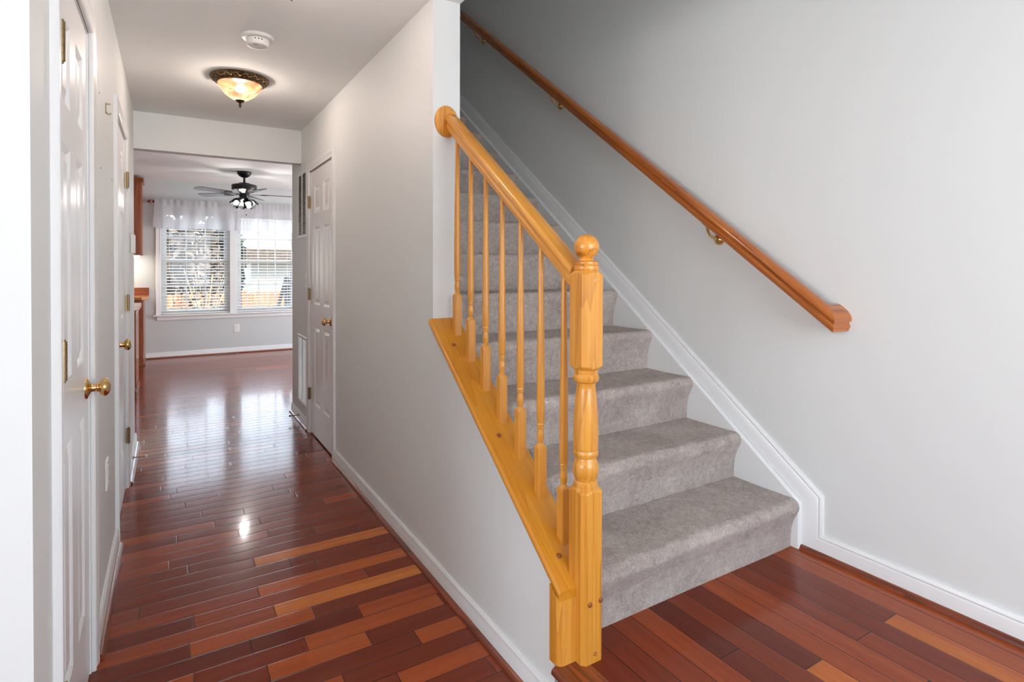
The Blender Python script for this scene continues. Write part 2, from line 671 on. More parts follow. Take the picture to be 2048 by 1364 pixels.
# ------------------------------------------------------------------ floors
def plank_floor(name, x0, x1, y0, y1, z, along, pitch_, origin, fixed=None, holes=None, seed=1):
    """one connected sheet of boards: every board a face with its own tone"""
    rnd = random.Random(seed)
    fixed = fixed or {}
    A0, A1, B0, B1 = (x0, x1, y0, y1) if along == 'X' else (y0, y1, x0, x1)
    cuts = [B0]
    k = math.ceil((B0 - origin) / pitch_ + 1e-6)
    rows = []
    b = B0
    r = k - 1
    while b < B1 - 1e-6:
        nb = min(B1, origin + (r + 1) * pitch_)
        rows.append((r, b, nb))
        b = nb
        r += 1
    joints = []
    for (r, ba, bb) in rows:
        if r in fixed:
            js = [j for j, _ in fixed[r] if j is not None]
            tones = [t_ for _, t_ in fixed[r]]
            js_l, tl = [], []
            a = js[0] if js else A1
            lo = (js[0] if js else A0)
            # fill outwards with random boards
            left, lt = [], []
            p = lo - rnd.uniform(0.45, 0.9)
            while js and p > A0 + 0.1:
                left.insert(0, p)
                lt.insert(0, rnd.gauss(0.44, 0.13))
                p -= rnd.uniform(0.35, 0.9)
            rightj, rt = [], []
            p = (js[-1] if js else A0) + rnd.uniform(0.5, 1.0)
            while p < A1 - (0.1 if along == 'X' else 9.0):
                rightj.append(p)
                rt.append(rnd.gauss(0.44, 0.13))
                p += rnd.uniform(0.35, 0.9)
            js_l = left + js + rightj
            tl = lt + tones + rt
        else:
            js_l, tl = [], []
            p = A0 + rnd.uniform(0.1, 0.8)
            while p < A1 - 0.06:
                js_l.append(p)
                p += rnd.choice((0.32, 0.45, 0.6, 0.8, 1.0)) * rnd.uniform(0.85, 1.15)
            tl = None
        js_l = [j for j in js_l if A0 + 0.02 < j < A1 - 0.02]
        n = len(js_l) + 1
        if tl is None or len(tl) < n:
            tl = (tl or []) + [None] * n
        tl = [t_ if t_ is not None else min(0.95, max(0.08, rnd.gauss(0.44, 0.12))) for t_ in tl[:n]]
        tl = [min(0.95, max(0.05, t_)) for t_ in tl]
        joints.append((js_l, tl))
    # vertices on row boundaries
    bnd = []
    vs_, idx = [], {}
    nb_ = len(rows) + 1
    for i in range(nb_):
        s = {round(A0, 4), round(A1, 4)}
        if i > 0:
            s |= {round(j, 4) for j in joints[i - 1][0]}
        if i < len(rows):
            s |= {round(j, 4) for j in joints[i][0]}
        s = sorted(s)
        bv = rows[i][1] if i < len(rows) else rows[-1][2]
        for a in s:
            idx[(i, a)] = len(vs_)
            vs_.append((a, bv, z) if along == 'X' else (bv, a, z))
        bnd.append(s)
    fs_, fa, uvs = [], [], []
    for i, (r, ba, bb) in enumerate(rows):
        js, tl = joints[i]
        e = [round(A0, 4)] + [round(j, 4) for j in js] + [round(A1, 4)]
        for k in range(len(e) - 1):
            a0, a1 = e[k], e[k + 1]
            bot = [a for a in bnd[i] if a0 - 1e-6 <= a <= a1 + 1e-6]
            top = [a for a in bnd[i + 1] if a0 - 1e-6 <= a <= a1 + 1e-6]
            poly = [(i, a) for a in bot] + [(i + 1, a) for a in reversed(top)]
            f = [idx[p] for p in poly]
            uv = [(p[1] - a0, 0.0 if p[0] == i else bb - ba) for p in poly]
            if along != 'X':
                f.reverse()
                uv.reverse()
            fs_.append(f)
            uvs.append(uv)
            fa.append((tl[k], rnd.random(), a1 - a0, bb - ba))
    me = bpy.data.meshes.new(name)
    me.from_pydata(vs_, [], fs_)
    ul = me.uv_layers.new(name='plank')
    for p, uv in zip(me.polygons, uvs):
        for li, q in zip(p.loop_indices, uv):
            ul.data[li].uv = q
    for ai, an in enumerate(('tone', 'seed', 'length', 'width')):
        at = me.attributes.new(an, 'FLOAT', 'FACE')
        for p, q in zip(range(len(fa)), fa):
            at.data[p].value = q[ai]
    me.materials.append(MAT['floor'])
    o = bpy.data.objects.new(name, me)
    COL.objects.link(o)
    o['kind'] = 'structure'
    return o


D, R_, O_, H_ = 0.2, 0.46, 0.72, 0.92
hall_rows = {
    1: [(0.20, 0.5), (0.62, 0.35), (None, 0.66)],
    2: [(0.469, 0.60), (None, 0.28)],
    3: [(0.745, 0.26), (None, 0.70)],
    4: [(0.27, 0.34), (0.597, 0.74), (None, 0.30)],
    5: [(0.064, 0.66), (0.402, 0.36), (None, 0.70)],
    6: [(0.238, 0.20), (0.615, 0.16), (None, 0.64)],
    7: [(0.057, 0.24), (0.464, 0.72), (None, 0.34)],
    8: [(0.34, 0.58), (None, 0.94)],
    9: [(0.075, 0.22), (0.718, 0.56), (None, 0.40)],
    10: [(0.304, 0.50), (None, 0.80)],
    11: [(-0.1, 0.45), (0.55, 0.36), (None, 0.40)],
    12: [(0.457, 0.34), (None, 0.38)],
    13: [(0.319, 0.36), (None, 0.90)],
    14: [(0.068, 0.34), (None, 0.36)],
    15: [(0.616, 0.40), (None, 0.44)],
    16: [(0.412, 0.55), (None, 0.38)],
    17: [(0.287, 0.62), (None, 0.42)],
    19: [(0.733, 0.42), (None, 0.66)],
    20: [(0.338, 0.38), (None, 0.42)],
    21: [(0.144, 0.36), (0.617, 0.5), (None, 0.36)],
    23: [(0.071, 0.42), (0.52, 0.50), (None, 0.4)],
    24: [(0.247, 0.38), (None, 0.45)],
    25: [(0.002, 0.62), (None, 0.44)],
    27: [(-0.039, 0.42), (None, 0.40)],
}
fl = plank_floor('floor', -4.2, 4.0, YF, YB + 0.02, 0.0, 'X', 0.0846, 1.5525, hall_rows, seed=5)
land_rows = {}
XN = 1.018   # landing boards start here, bullnose board on the outer side
land_rows = {
    0: [(0.62, 0.52), (None, 0.30)],
    1: [(0.30, 0.40), (None, 0.34)],
    2: [(0.15, 0.42), (None, 0.46)],
    3: [(0.40, 0.5), (None, 0.58)],
    4: [(1.054, 0.22), (None, 0.10)],
    5: [(0.25, 0.40), (None, 0.40)],
    6: [(0.90, 0.88), (None, 0.22)],
    7: [(0.35, 0.5), (None, 0.62)],
    8: [(0.70, 0.16), (None, 0.62)],
    9: [(0.891, 0.52), (None, 0.40)],
    10: [(0.2, 0.40), (None, 0.34)],
    11: [(0.894, 0.84), (None, 0.34)],
    12: [(0.55, 0.40), (None, 0.66)],
    13: [(0.50, 0.45), (None, 0.66)],
}
land = plank_floor('floor.001', XN, XW, YF, YS + 0.02, LAND, 'Y', 0.0835, XN, land_rows, seed=9)
# rows listed near-to-far above: the first entry is the board next to the camera, so tones read outwards
m = MB()
m.box(0.965, XW, YF, YS + 0.02, 0.0, LAND - 0.0015)
st(m, 'trim_1', 'shoeY')
# bullnose edge board
prof = [(XN, LAND), (0.925, LAND)]
for k in range(9):
    a = PI / 2 + PI * k / 8
    prof.append((0.925 + 0.0125 * math.cos(a), LAND - 0.0125 + 0.0125 * math.sin(a)))
prof += [(XN, LAND - 0.025)]
m = MB().prism([(p[0], p[1]) for p in prof], YF, 1.275, 'Y')
st(m, 'trim_2', MAT['shoeY'], smooth=50)

# ------------------------------------------------------------------ walls and ceilings
st(MB().prism([(1.31, 0), (YCOL, 0), (YCOL, cap_z(YCOL) - 0.02), (1.31, cap_z(1.31) - 0.02)], XR, 1.0645, 'X'), 'wall_knee', 'wall')
DH = 2.045
DR = (3.868, 4.585)
st(MB().box(XR, XS, YCOL, DR[0], 0, DH).box(XR, XS, DR[1], 5.34, 0, DH).box(XR, XS, YCOL, 5.34, DH, CEIL), 'wall_right', 'wall')
st(MB().box(XR, XS, YF, 6.2, CEIL + 0.28, 5.2), 'wall_upper_hall', 'wall')
st(MB().box(XW, XW + 0.12, YF, 6.2, 0, 5.2), 'wall_stair', 'wall')
# left wall with door recesses
DH = 2.045
D1 = (1.605, 2.228)
D2 = (3.243, 3.985)
m = MB()
for a, b in ((1.343, D1[0]), (D1[1], D2[0]), (D2[1], 4.95)):
    m.box(XL - 0.12, XL, a, b, 0, DH)
m.box(XL - 0.12, XL, 1.343, 4.95, DH, CEIL)
st(m, 'wall_left', 'wall')
st(MB().box(-4.2, XL - 0.12, 1.343, 1.463, 0, CEIL), 'wall_living_room', 'wall')
st(MB().box(-2.6, XL - 0.12, 4.83, 4.95, 0, KC), 'wall_kitchen_front', 'kitchen_wall')
st(MB().box(XL - 0.12, XR, 4.93, 5.03, 2.168, KC), 'wall_header', 'wall')
st(MB().box(XS, 4.0, 5.22, 5.34, 0, KC), 'wall_kitchen_side', 'kitchen_wall')
st(MB().box(XL - 0.12 - 4, XS, YF, 4.93, CEIL, CEIL + 0.28), 'ceiling', 'ceiling')
st(MB().box(-2.6, 4.0, 5.03, YB, KC, KC + 0.15), 'ceiling.001', 'ceiling')
st(MB().box(-2.6, 4.0, 4.93, 5.03, KC, KC + 0.15).box(XR, XS, 4.93, 5.34, CEIL, KC), 'ceiling.002', 'ceiling')
st(MB().box(XR, XW + 0.12, YF, 6.2, 5.2, 5.35), 'ceiling.003', 'ceiling')
st(MB().box(XS, XW, 4.56, 6.2, CEIL + 0.05, 2.78), 'floor.002', 'carpet')
st(MB().box(XS, XW, 6.2, 6.32, 2.4, 5.2), 'wall_upper_end', 'wall')
# kitchen left, right and back walls (the back wall has two window openings)
WZ0, WZ1 = 0.615, 2.12
W1 = (-0.095, 0.785)
W2 = (0.872, 1.752)
st(MB().box(-2.72, -2.6, 4.83, YB + 0.14, 0, KC), 'wall_kitchen_left', 'kitchen_wall')
m = MB()
m.box(-2.6, W1[0], YB, YB + 0.14, 0, KC)
m.box(W1[1], W2[0], YB, YB + 0.14, WZ0, WZ1)
m.box(W2[1], 4.0, YB, YB + 0.14, 0, KC)
m.box(W1[0], W2[1], YB, YB + 0.14, 0, WZ0)
m.box(W1[0], W2[1], YB, YB + 0.14, WZ1, KC)
st(m, 'wall_back', 'kitchen_wall')
m = MB()
m.box(4.0, 4.12, 5.22, 6.1, 0, KC)
m.box(4.0, 4.12, 8.5, YB + 0.14, 0, KC)
m.box(4.0, 4.12, 6.1, 8.5, 2.15, KC)
st(m, 'wall_kitchen_right', 'kitchen_wall')
# front of the house and living room's far wall, openings added for fill light
m = MB()
m.box(-4.2, 0.05, YF - 0.14, YF, 0, CEIL)
m.box(2.05, XW + 0.12, YF - 0.14, YF, 0, 5.35)
m.box(0.05, 2.05, YF - 0.14, YF, 0, 0.75)
m.box(0.05, 2.05, YF - 0.14, YF, 2.35, 5.35)
st(m, 'wall_front', 'wall')
m = MB()
m.box(-4.32, -4.2, YF - 0.14, -1.3, 0, CEIL)
m.box(-4.32, -4.2, 1.0, 1.463, 0, CEIL)
m.box(-4.32, -4.2, -1.3, 1.0, 0, 0.7)
m.box(-4.32, -4.2, -1.3, 1.0, 2.4, CEIL)
st(m, 'wall_far_left', 'wall')
st(MB().box(-4.5, 2.6, YF - 2.2, YF - 0.14, 2.9, 3.05), 'sun_blocker_front', 'ceiling')  # slab added out of view to keep the sun off the foyer opening


# ------------------------------------------------------------------ baseboards, shoes
BP = [(0, 0), (0, 0.013), (0.058, 0.013), (0.066, 0.010), (0.074, 0.011), (0.083, 0.006), (0.083, 0)]
SHO = [(0, 0), (0, 0.018), (0.005, 0.0172), (0.010, 0.0148), (0.015, 0.010), (0.0175, 0.005), (0.018, 0)]


def base_run(side_map, p0, p1, name, z=0.0, shoe=True, n=[2]):
    o = st(MB().sweep([(p0, z), (p1, z)], BP, side_map), name, 'trim', smooth=35)
    if shoe:
        n[0] += 1
        st(MB().sweep([(p0, z), (p1, z)], SHO, lambda a, b, t: side_map(a, b, t + 0.0131)), 'trim_%d' % n[0], 'shoeY', smooth=50)
    return o


L_map = lambda a, b, t: (XL + t, a, b)
R_map = lambda a, b, t: (XR - t, a, b)
B_map = lambda a, b, t: (a, YB - t, b)
S_map = lambda a, b, t: (XW - t, a, b)
C1 = (D1[0] - 0.0605, D1[1] + 0.0605)
C2 = (D2[0] - 0.0605, D2[1] + 0.0605)
C3 = (DR[0] - 0.0605, DR[1] + 0.0605)
base_run(L_map, 1.343, C1[0], 'baseboard_left')
base_run(L_map, C1[1], C2[0], 'baseboard_left.001')
base_run(L_map, C2[1], 4.95, 'baseboard_left.002')
base_run(R_map, 1.27, C3[0], 'baseboard_right')
base_run(R_map, C3[1], 5.34, 'baseboard_right.001')
base_run(B_map, -0.28, 4.0, 'baseboard_back')
# stairwell: level base, short upright and raking base over the stair skirt
pz = lambda y: 0.369 + SLOPE * (y - 1.302)
path = [(YF, LAND), (1.305, LAND), (1.305, 0.372), (5.6, pz(5.6))]
BP2 = [(0, 0), (0, 0.014), (0.060, 0.014), (0.066, 0.010), (0.072, 0.0115), (0.083, 0.007), (0.083, 0)]
st(MB().sweep(path, BP2, S_map), 'baseboard_stair', 'trim', smooth=35)
st(MB().sweep([(YF, LAND), (1.303, LAND)], SHO, lambda a, b, t: S_map(a, b, t + 0.0141)), 'trim_20', 'shoeY', smooth=50)
# stair skirt board, front edge and sloping top with a small bead
sk = [(1.303, LAND), (1.303, 0.366), (1.309, 0.373), (4.7, pz(4.7)), (4.7, pz(4.7) - 0.5), (1.7, LAND)]
st(MB().prism(sk, 2.142, XW, 'X'), 'trim_21', 'trim', bevel=0.004)
sk2 = [(2.19, 1.16), (5.0, 1.16 + 2.81 * SLOPE), (5.0, 0.9 + 2.81 * SLOPE), (2.19, 0.55)]
st(MB().prism(sk2, XS, XS + 0.014, 'X'), 'trim_22', 'trim', bevel=0.003)

# ------------------------------------------------------------------ staircase: each carpeted step
stair = empty('staircase', (1.61, YS, LAND), 'straight flight of stairs in grey-beige carpet climbing beside the oak railing', 'staircase')


def step_mesh(k):
    """waterfall carpet: riser leans out into a fat rounded nosing; strip finely divided so the pile can be roughened"""
    y0, z0 = YS + k * RUN, LAND + k * RISE
    top = z0 + RISE
    prof = [(y0, z0 - 0.002), (y0 - 0.001, z0 + 0.035), (y0 - 0.004, z0 + 0.075), (y0 - 0.012, z0 + 0.108), (y0 - 0.024, z0 + 0.134)]
    cy, cz, r = y0 - 0.008, top - 0.034, 0.031
    for i in range(0, 9):
        a = PI + 0.25 - (PI / 2 + 0.25) * i / 8
        prof.append((cy + r * 0.95 * math.cos(a), cz + r * math.sin(a) + 0.003))
    for i in range(1, 9):
        u = i / 8.0
        prof.append((cy + (RUN + 0.012) * u, top - 0.002 * math.sin(u * PI)))
    # resample finely
    pts = []
    for (a, b) in zip(prof[:-1], prof[1:]):
        d = math.hypot(b[0] - a[0], b[1] - a[1])
        n = max(1, int(d / (0.008 if k < 5 else 0.02)))
        for i in range(n):
            pts.append((a[0] + (b[0] - a[0]) * i / n, a[1] + (b[1] - a[1]) * i / n))
    pts.append(prof[-1])
    x0, x1 = (XS + 0.003 if k > 2 else 1.0665), 2.1415
    nx = int((x1 - x0) / (0.008 if k < 5 else 0.03))
    rnd = random.Random(k)
    mb = MB()
    vs_, fs_ = [], []
    for i, p in enumerate(pts):
        for j in range(nx + 1):
            x = x0 + (x1 - x0) * j / nx
            edge = j in (0, nx) or i in (0, len(pts) - 1)
            a = 0.0 if edge else 0.0013
            sag = 0.0025 * math.sin(x * 7 + k) * (1 if not edge else 0.4)
            vs_.append((x, p[0] + rnd.uniform(-a, a) - (sag if i < len(pts) * 0.5 else 0), p[1] + rnd.uniform(-a, a)))
    w = nx + 1
    for i in range(len(pts) - 1):
        for j in range(nx):
            fs_.append((i * w + j, i * w + j + 1, (i + 1) * w + j + 1, (i + 1) * w + j))
    nlast = len(pts) - 1
    # close sides and bottom
    bl, br = len(vs_), len(vs_) + 1
    yb, zb = prof[-1][0], z0 - 0.002
    vs_ += [(x0, yb, zb), (x1, yb, zb)]
    fs_.append(tuple([i * w for i in range(nlast + 1)] + [bl]))
    fs_.append(tuple([i * w + nx for i in range(nlast, -1, -1)] + [br]))
    fs_.append(tuple([j for j in range(nx, -1, -1)] + [bl, br]))
    fs_.append(tuple([nlast * w + j for j in range(nx + 1)] + [br, bl]))
    mb.add(vs_, fs_)
    return mb


for k in range(12):
    step_mesh(k).build('carpeted_step', 'carpet', stair, smooth=60)

# ------------------------------------------------------------------ oak railing: cap board, newel, rail, balusters, rosette
XC = 1.028
railing = empty('stair_railing', (XC, 1.267, LAND), 'honey oak stair railing with ball-topped newel post and seven slim balusters', 'railing')
th = math.atan(SLOPE)


def rake(mb, y0, z0):
    """local (x, along, up) -> raked in the stair direction"""
    return Matrix.Translation((0, y0, z0)) @ Matrix.Rotation(th, 4, 'X')


# cap board built level along local Y then raked
CW0, CW1 = 0.929, 1.0655
yb_, yt_ = 1.262, YCOL
Lc = (yt_ - yb_) / math.cos(th)
prof = [(CW1, 0), (CW1, -0.022)]
for k in range(7):
    a = -PI / 2 - PI * k / 6
    prof.append((CW0 + 0.011 + 0.011 * math.cos(a), -0.011 + 0.011 * math.sin(a)))
# local frame at the foot of the board; ends cut plumb
vs_ = []
n = len(prof)
for (yy) in (yb_, yt_):
    for (x, zz) in prof:
        # plumb cut: keep y fixed, z follows the slope, thickness measured square to the slope
        y = yy
        vs_.append((x, y, cap_z(y) + zz / math.cos(th)))
inv = rake(None, yb_, cap_z(yb_)).inverted()
vl = [inv @ Vector(p) for p in vs_]
fs_ = [tuple(range(n - 1, -1, -1)), tuple(range(n, 2 * n))] + [(i, (i + 1) % n, n + (i + 1) % n, n + i) for i in range(n)]
cap = MB().add(vl, fs_).build('cap_board', 'cap', railing, loc=(0, 0, 0), smooth=40)
cap.matrix_local = Matrix.Translation(-WORLD['stair_railing']) @ rake(None, yb_, cap_z(yb_))
# upright end piece that carries the cap down to the landing
prof = []
for k in range(7):
    a = PI + (PI / 2) * k / 6
    prof.append((0.929 + 0.022 + 0.022 * math.cos(a), 1.262 + 0.022 + 0.022 * math.sin(a)))
prof += [(0.9885, 1.262), (0.9885, 1.307), (0.929, 1.307)]
n = len(prof)
eb = [(p[0], p[1], LAND + 0.0005) for p in prof] + [(p[0], p[1], cap_z(p[1]) - 0.0278) for p in prof]
MB().add(eb, [tuple(range(n - 1, -1, -1)), tuple(range(n, 2 * n))] + [(i, (i + 1) % n, n + (i + 1) % n, n + i) for i in range(n)]).build('end_board', 'oakZ', railing, smooth=40)
# wooden plugs on the cap
for y in (2.059, 1.693, 1.338):
    fr = Matrix.Translation((0.985, y, cap_z(y))) @ Matrix.Rotation(th, 4, 'X')
    MB().lathe([(0.0085, -0.004), (0.0085, 0.0015), (0.006, 0.0032), (0, 0.0038)], 16, frame=inv @ fr).build('screw_plug', 'plug', cap, smooth=40)

# newel
NX, NY, HW = 1.028, 1.2675, 0.0392


def square_block(mb, cx, cy, hw, z0, z1, ch, arch_top, arch_bot, depth):
    """post with eased corners; turned ends rise in a small arch on each face"""
    n = 40
    rings = []
    steps = 6

    def sq(ang, h, c):
        # octagon-ish square with chamfer c, radial distance
        dx, dy = math.cos(ang), math.sin(ang)
        r1 = h / max(abs(dx), abs(dy))
        r2 = (2 * h - c) / (abs(dx) + abs(dy))  # corner facet
        return min(r1, r2)
    zs = []
    cq = math.atan2(hw - ch, hw)
    base = [-cq + 2 * cq * i / 8 for i in range(9)] + [PI / 4 - (PI / 4 - cq) * 0.4, PI / 4 + (PI / 4 - cq) * 0.4]
    angs = [b + q * PI / 2 for q in range(4) for b in base]
    n = len(angs)

    def ring(z, fr):
        # fr 0 -> full square, 1 -> trimmed to the round of radius hw*0.86
        out = []
        for a in angs:
            r = sq(a, hw, ch)
            rr = hw * 1.38 - (hw * 1.38 - hw * 0.84) * fr
            out.append(min(r, rr))
        return [(cx + q * math.cos(a), cy + q * math.sin(a), z) for q, a in zip(out, angs)]
    if arch_bot:
        for k in range(steps + 1):
            f = 1 - k / steps
            zs.append((z0 + depth * (1 - f), f ** 0.7 if f > 0 else 0))
    else:
        zs.append((z0, 0))
    if arch_top:
        for k in range(steps + 1):
            f = k / steps
            zs.append((z1 - depth * (1 - f), f ** 0.7 if f > 0 else 0))
    else:
        zs.append((z1, 0))
    vs_ = []
    for z, f in zs:
        vs_ += ring(z, f)
    fs_ = []
    for k in range(len(zs) - 1):
        for i in range(n):
            j = (i + 1) % n
            fs_.append((k * n + i, k * n + j, (k + 1) * n + j, (k + 1) * n + i))
    fs_.append(tuple(range(n - 1, -1, -1)))
    fs_.append(tuple((len(zs) - 1) * n + i for i in range(n)))
    mb.add(vs_, fs_)


newel = empty('newel_post', (NX, NY, LAND))
newel.parent = railing
newel.location = Vector((NX, NY, LAND)) - WORLD['stair_railing']
m = MB()
square_block(m, NX, NY, HW, LAND + 0.0005, 0.678, 0.012, True, False, 0.016)
m.build('lower_block', 'oakZ', newel, smooth=35)
m = MB()
square_block(m, NX, NY, HW, 1.012, 1.300, 0.012, True, True, 0.016)
m.build('upper_block', 'oakZ', newel, smooth=35)
tf = Matrix.Translation((NX, NY, 0))
tp = [(0.030, 0.660), (0.034, 0.672), (0.0355, 0.680), (0.034, 0.690), (0.029, 0.694), (0.030, 0.697), (0.0355, 0.708), (0.0375, 0.722),
      (0.0372, 0.736), (0.034, 0.748), (0.029, 0.756), (0.0285, 0.760), (0.034, 0.763), (0.0365, 0.770), (0.0365, 0.776), (0.034, 0.782), (0.0355, 0.786),
      (0.0355, 0.792), (0.036, 0.80), (0.0365, 0.82), (0.036, 0.85), (0.0345, 0.89), (0.031, 0.93), (0.028, 0.958), (0.027, 0.968), (0.029, 0.976), (0.035, 0.980),
      (0.0375, 0.986), (0.0375, 0.994), (0.034, 0.999), (0.033, 1.002), (0.034, 1.006), (0.034, 1.018), (0.030, 1.024)]
MB().lathe(tp, 32, frame=tf).build('turned_shaft', 'oakZ', newel, smooth=30)
bp = [(0.030, 1.290), (0.036, 1.298), (0.0375, 1.305), (0.036, 1.311), (0.033, 1.313), (0.0345, 1.316), (0.034, 1.322), (0.030, 1.325), (0.022, 1.327), (0.019, 1.332)]
R0 = 0.0365
for k in range(15):
    a = -PI / 2 + 0.62 + (PI - 0.62) * k / 14
    bp.append((max(0, R0 * math.cos(a)), 1.366 + R0 * math.sin(a)))
MB().lathe(bp, 32, frame=tf).build('ball_finial', wood('oak_ball_grain', 'Y', srgb(232, 160, 66), srgb(214, 138, 46), srgb(142, 82, 26), 0.3, 0.4, 20), newel, smooth=35, origin=(NX, NY, 1.366))
for (x, z) in ((1.013, 0.352), (1.052, 0.354)):
    fr = Matrix.Translation((x, NY - HW, z)) @ Matrix.Rotation(PI / 2, 4, 'X')
    MB().lathe([(0.0075, -0.004), (0.0075, 0.0018), (0.0055, 0.0035), (0, 0.0042)], 16, frame=fr).build('screw_plug', 'plug', newel, smooth=40)
fr = Matrix.Translation((1.033, NY - HW, 0.205)) @ Matrix.Rotation(PI / 2, 4, 'X')
MB().lathe([(0.0055, -0.004), (0.0055, 0.0004), (0.0040, 0.0004), (0.0036, -0.003), (0, -0.003)], 14, frame=fr).build('screw_hole', 'dark', newel)
# oval wood patch at the head of the newel
fr = Matrix.Translation((1.031, NY - HW, 1.268)) @ Matrix.Rotation(PI / 2, 4, 'X')
MB().lathe([(0.0098, -0.004), (0.0098, 0.0003), (0.0088, 0.0008), (0, 0.0009)], 20, sx=0.72, sy=1.0, frame=fr).build('oval_patch', 'oakZ', newel, smooth=40)

# hand rail profile (x across, z up from the underside)
RP = [(-0.018, 0.0), (-0.021, 0.004), (-0.021, 0.009), (-0.0255, 0.014), (-0.0265, 0.019), (-0.0225, 0.026), (-0.0235, 0.031), (-0.029, 0.036), (-0.0315, 0.043),
      (-0.030, 0.050), (-0.025, 0.056), (-0.015, 0.060), (0.0, 0.0615)]
RP = RP + [(-x, z) for x, z in reversed(RP[:-1])]


def rail_z(y):
    return 1.243 + 0.742 * (y - 1.31)


tr = math.atan(0.742)


def raked_rail(mb, prof, x, y0, y1, zf, ang, inv_):
    n = len(prof)
    vs_ = []
    for y in (y0, y1):
        for (px_, pz_) in prof:
            vs_.append(inv_ @ Vector((x + px_, y, zf(y) + pz_ / math.cos(ang))))
    fs_ = [tuple(range(n - 1, -1, -1)), tuple(range(n, 2 * n))] + [(i, (i + 1) % n, n + (i + 1) % n, n + i) for i in range(n)]
    mb.add(vs_, fs_)


fr = Matrix.Translation((XC, 1.303, rail_z(1.303))) @ Matrix.Rotation(tr, 4, 'X')
m = MB()
raked_rail(m, RP, XC, 1.303, YCOL - 0.018, rail_z, tr, fr.inverted())
o = m.build('handrail', 'oakY', railing, loc=(0, 0, 0), smooth=28)
o.matrix_local = Matrix.Translation(-WORLD['stair_railing']) @ fr
hr = o
pf = Matrix.Translation((XC + 0.002, 2.155, rail_z(2.155) + 0.0612 / math.cos(tr))) @ Matrix.Rotation(tr, 4, 'X')
MB().lathe([(0.008, -0.004), (0.008, 0.001), (0, 0.0012)], 16, frame=fr.inverted() @ pf).build('screw_plug', 'plug', hr)
# oval rosette on the wall end
fr = Matrix.Translation((1.010, YCOL, 1.925)) @ Matrix.Rotation(PI / 2, 4, 'X')
MB().lathe([(0.067, 0.0), (0.067, 0.008), (0.064, 0.013), (0.058, 0.016), (0.055, 0.019), (0, 0.020)], 40, sx=0.80, sy=1.0, frame=fr).build('rosette', 'oakZ', railing, smooth=35)


# balusters: square foot, turned vase and rings, long taper to the rail
def baluster(y):
    zb = cap_z(y)
    zt = rail_z(y) + 0.004
    s = 0.0160
    zq = zb + 0.158
    m = MB()
    n = 24
    angs = [2 * PI * i / n + PI / n for i in range(n)]

    def sqr(a):
        return s / max(abs(math.cos(a)), abs(math.sin(a)))
    rows = []
    lo = [(XC + sqr(a) * math.cos(a), y + sqr(a) * math.sin(a)) for a in angs]
    vs_ = [(px_, py_, cap_z(py_) - 0.001) for px_, py_ in lo]
    prof = [(1.5, zq - 0.010), (1.25, zq - 0.006), (1.10, zq - 0.002), (0.0, 0)]
    for q, z in prof[:3]:
        for a in angs:
            r = min(sqr(a), s * q)
            vs_.append((XC + r * math.cos(a), y + r * math.sin(a), z))
    turned = [(0.0135, zq + 0.002), (0.0095, zq + 0.006), (0.0082, zq + 0.010), (0.0098, zq + 0.013), (0.0098, zq + 0.016), (0.0105, zq + 0.020), (0.0120, zq + 0.027), (0.0122, zq + 0.034),
              (0.0105, zq + 0.046), (0.0095, zq + 0.054), (0.0098, zq + 0.056), (0.0122, zq + 0.058), (0.0122, zq + 0.062), (0.0102, zq + 0.0635), (0.0102, zq + 0.065), (0.0122, zq + 0.0665),
              (0.0122, zq + 0.0705), (0.0112, zq + 0.073), (0.0128, zq + 0.08), (0.0134, zq + 0.13), (0.0132, zq + 0.22), (0.0118, zq + 0.36), (0.0100, zq + 0.46), (0.0085, zt)]
    turned = [t_ for t_ in turned if t_[1] <= zt]
    if turned[-1][1] < zt:
        turned.append((0.0085, zt))
    for r, z in turned:
        for a in angs:
            vs_.append((XC + r * math.cos(a), y + r * math.sin(a), z))
    k = len(vs_) // n
    fs_ = []
    for q in range(k - 1):
        for i in range(n):
            j = (i + 1) % n
            fs_.append((q * n + i, q * n + j, (q + 1) * n + j, (q + 1) * n + i))
    fs_.append(tuple(range(n - 1, -1, -1)))
    fs_.append(tuple((k - 1) * n + i for i in range(n)))
    m.add(vs_, fs_)
    return m.build('baluster', 'oakZ', railing, smooth=32, origin=(XC, y, zb))


for y in (2.117, 1.993, 1.870, 1.747, 1.622, 1.499, 1.374):
    baluster(y)

# ------------------------------------------------------------------ wall handrail with return and three brackets
wrail = empty('wall_handrail', (2.092, 1.19, 1.11), 'amber wood handrail climbing the grey stairwell wall on brass brackets', 'handrail')


def wr_z(y):
    return 1.112 + 0.743 * (y - 1.193)


aw = math.atan(0.743)
WX = 2.092
yj = 1.155
# main run: mitred at its foot into a level return
fr = Matrix.Translation((WX, yj, wr_z(yj))) @ Matrix.Rotation(aw, 4, 'X')
inv = fr.inverted()
m = MB()
n = len(RP)
vs_ = []
for (px_, pz_) in RP:
    # mitre: further from the wall reaches further down
    y = yj + px_ * 1.0
    vs_.append(inv @ Vector((WX + px_, y, wr_z(y) + pz_ / math.cos(aw))))
for (px_, pz_) in RP:
    y = 5.4
    vs_.append(inv @ Vector((WX + px_, y, wr_z(y) + pz_ / math.cos(aw))))
fs_ = [tuple(range(n - 1, -1, -1)), tuple(range(n, 2 * n))] + [(i, (i + 1) % n, n + (i + 1) % n, n + i) for i in range(n)]
o = m.add(vs_, fs_).build('rail', 'railY', wrail, loc=(0, 0, 0), smooth=28)
o.matrix_local = Matrix.Translation(-WORLD['wall_handrail']) @ fr
m = MB()
vs_ = []
for (px_, pz_) in RP:
    y = yj + px_
    vs_.append((WX + px_, y, wr_z(y) + pz_ / math.cos(aw)))
for (px_, pz_) in RP:
    y = yj + px_
    vs_.append((XW, y, wr_z(y) + pz_ / math.cos(aw)))
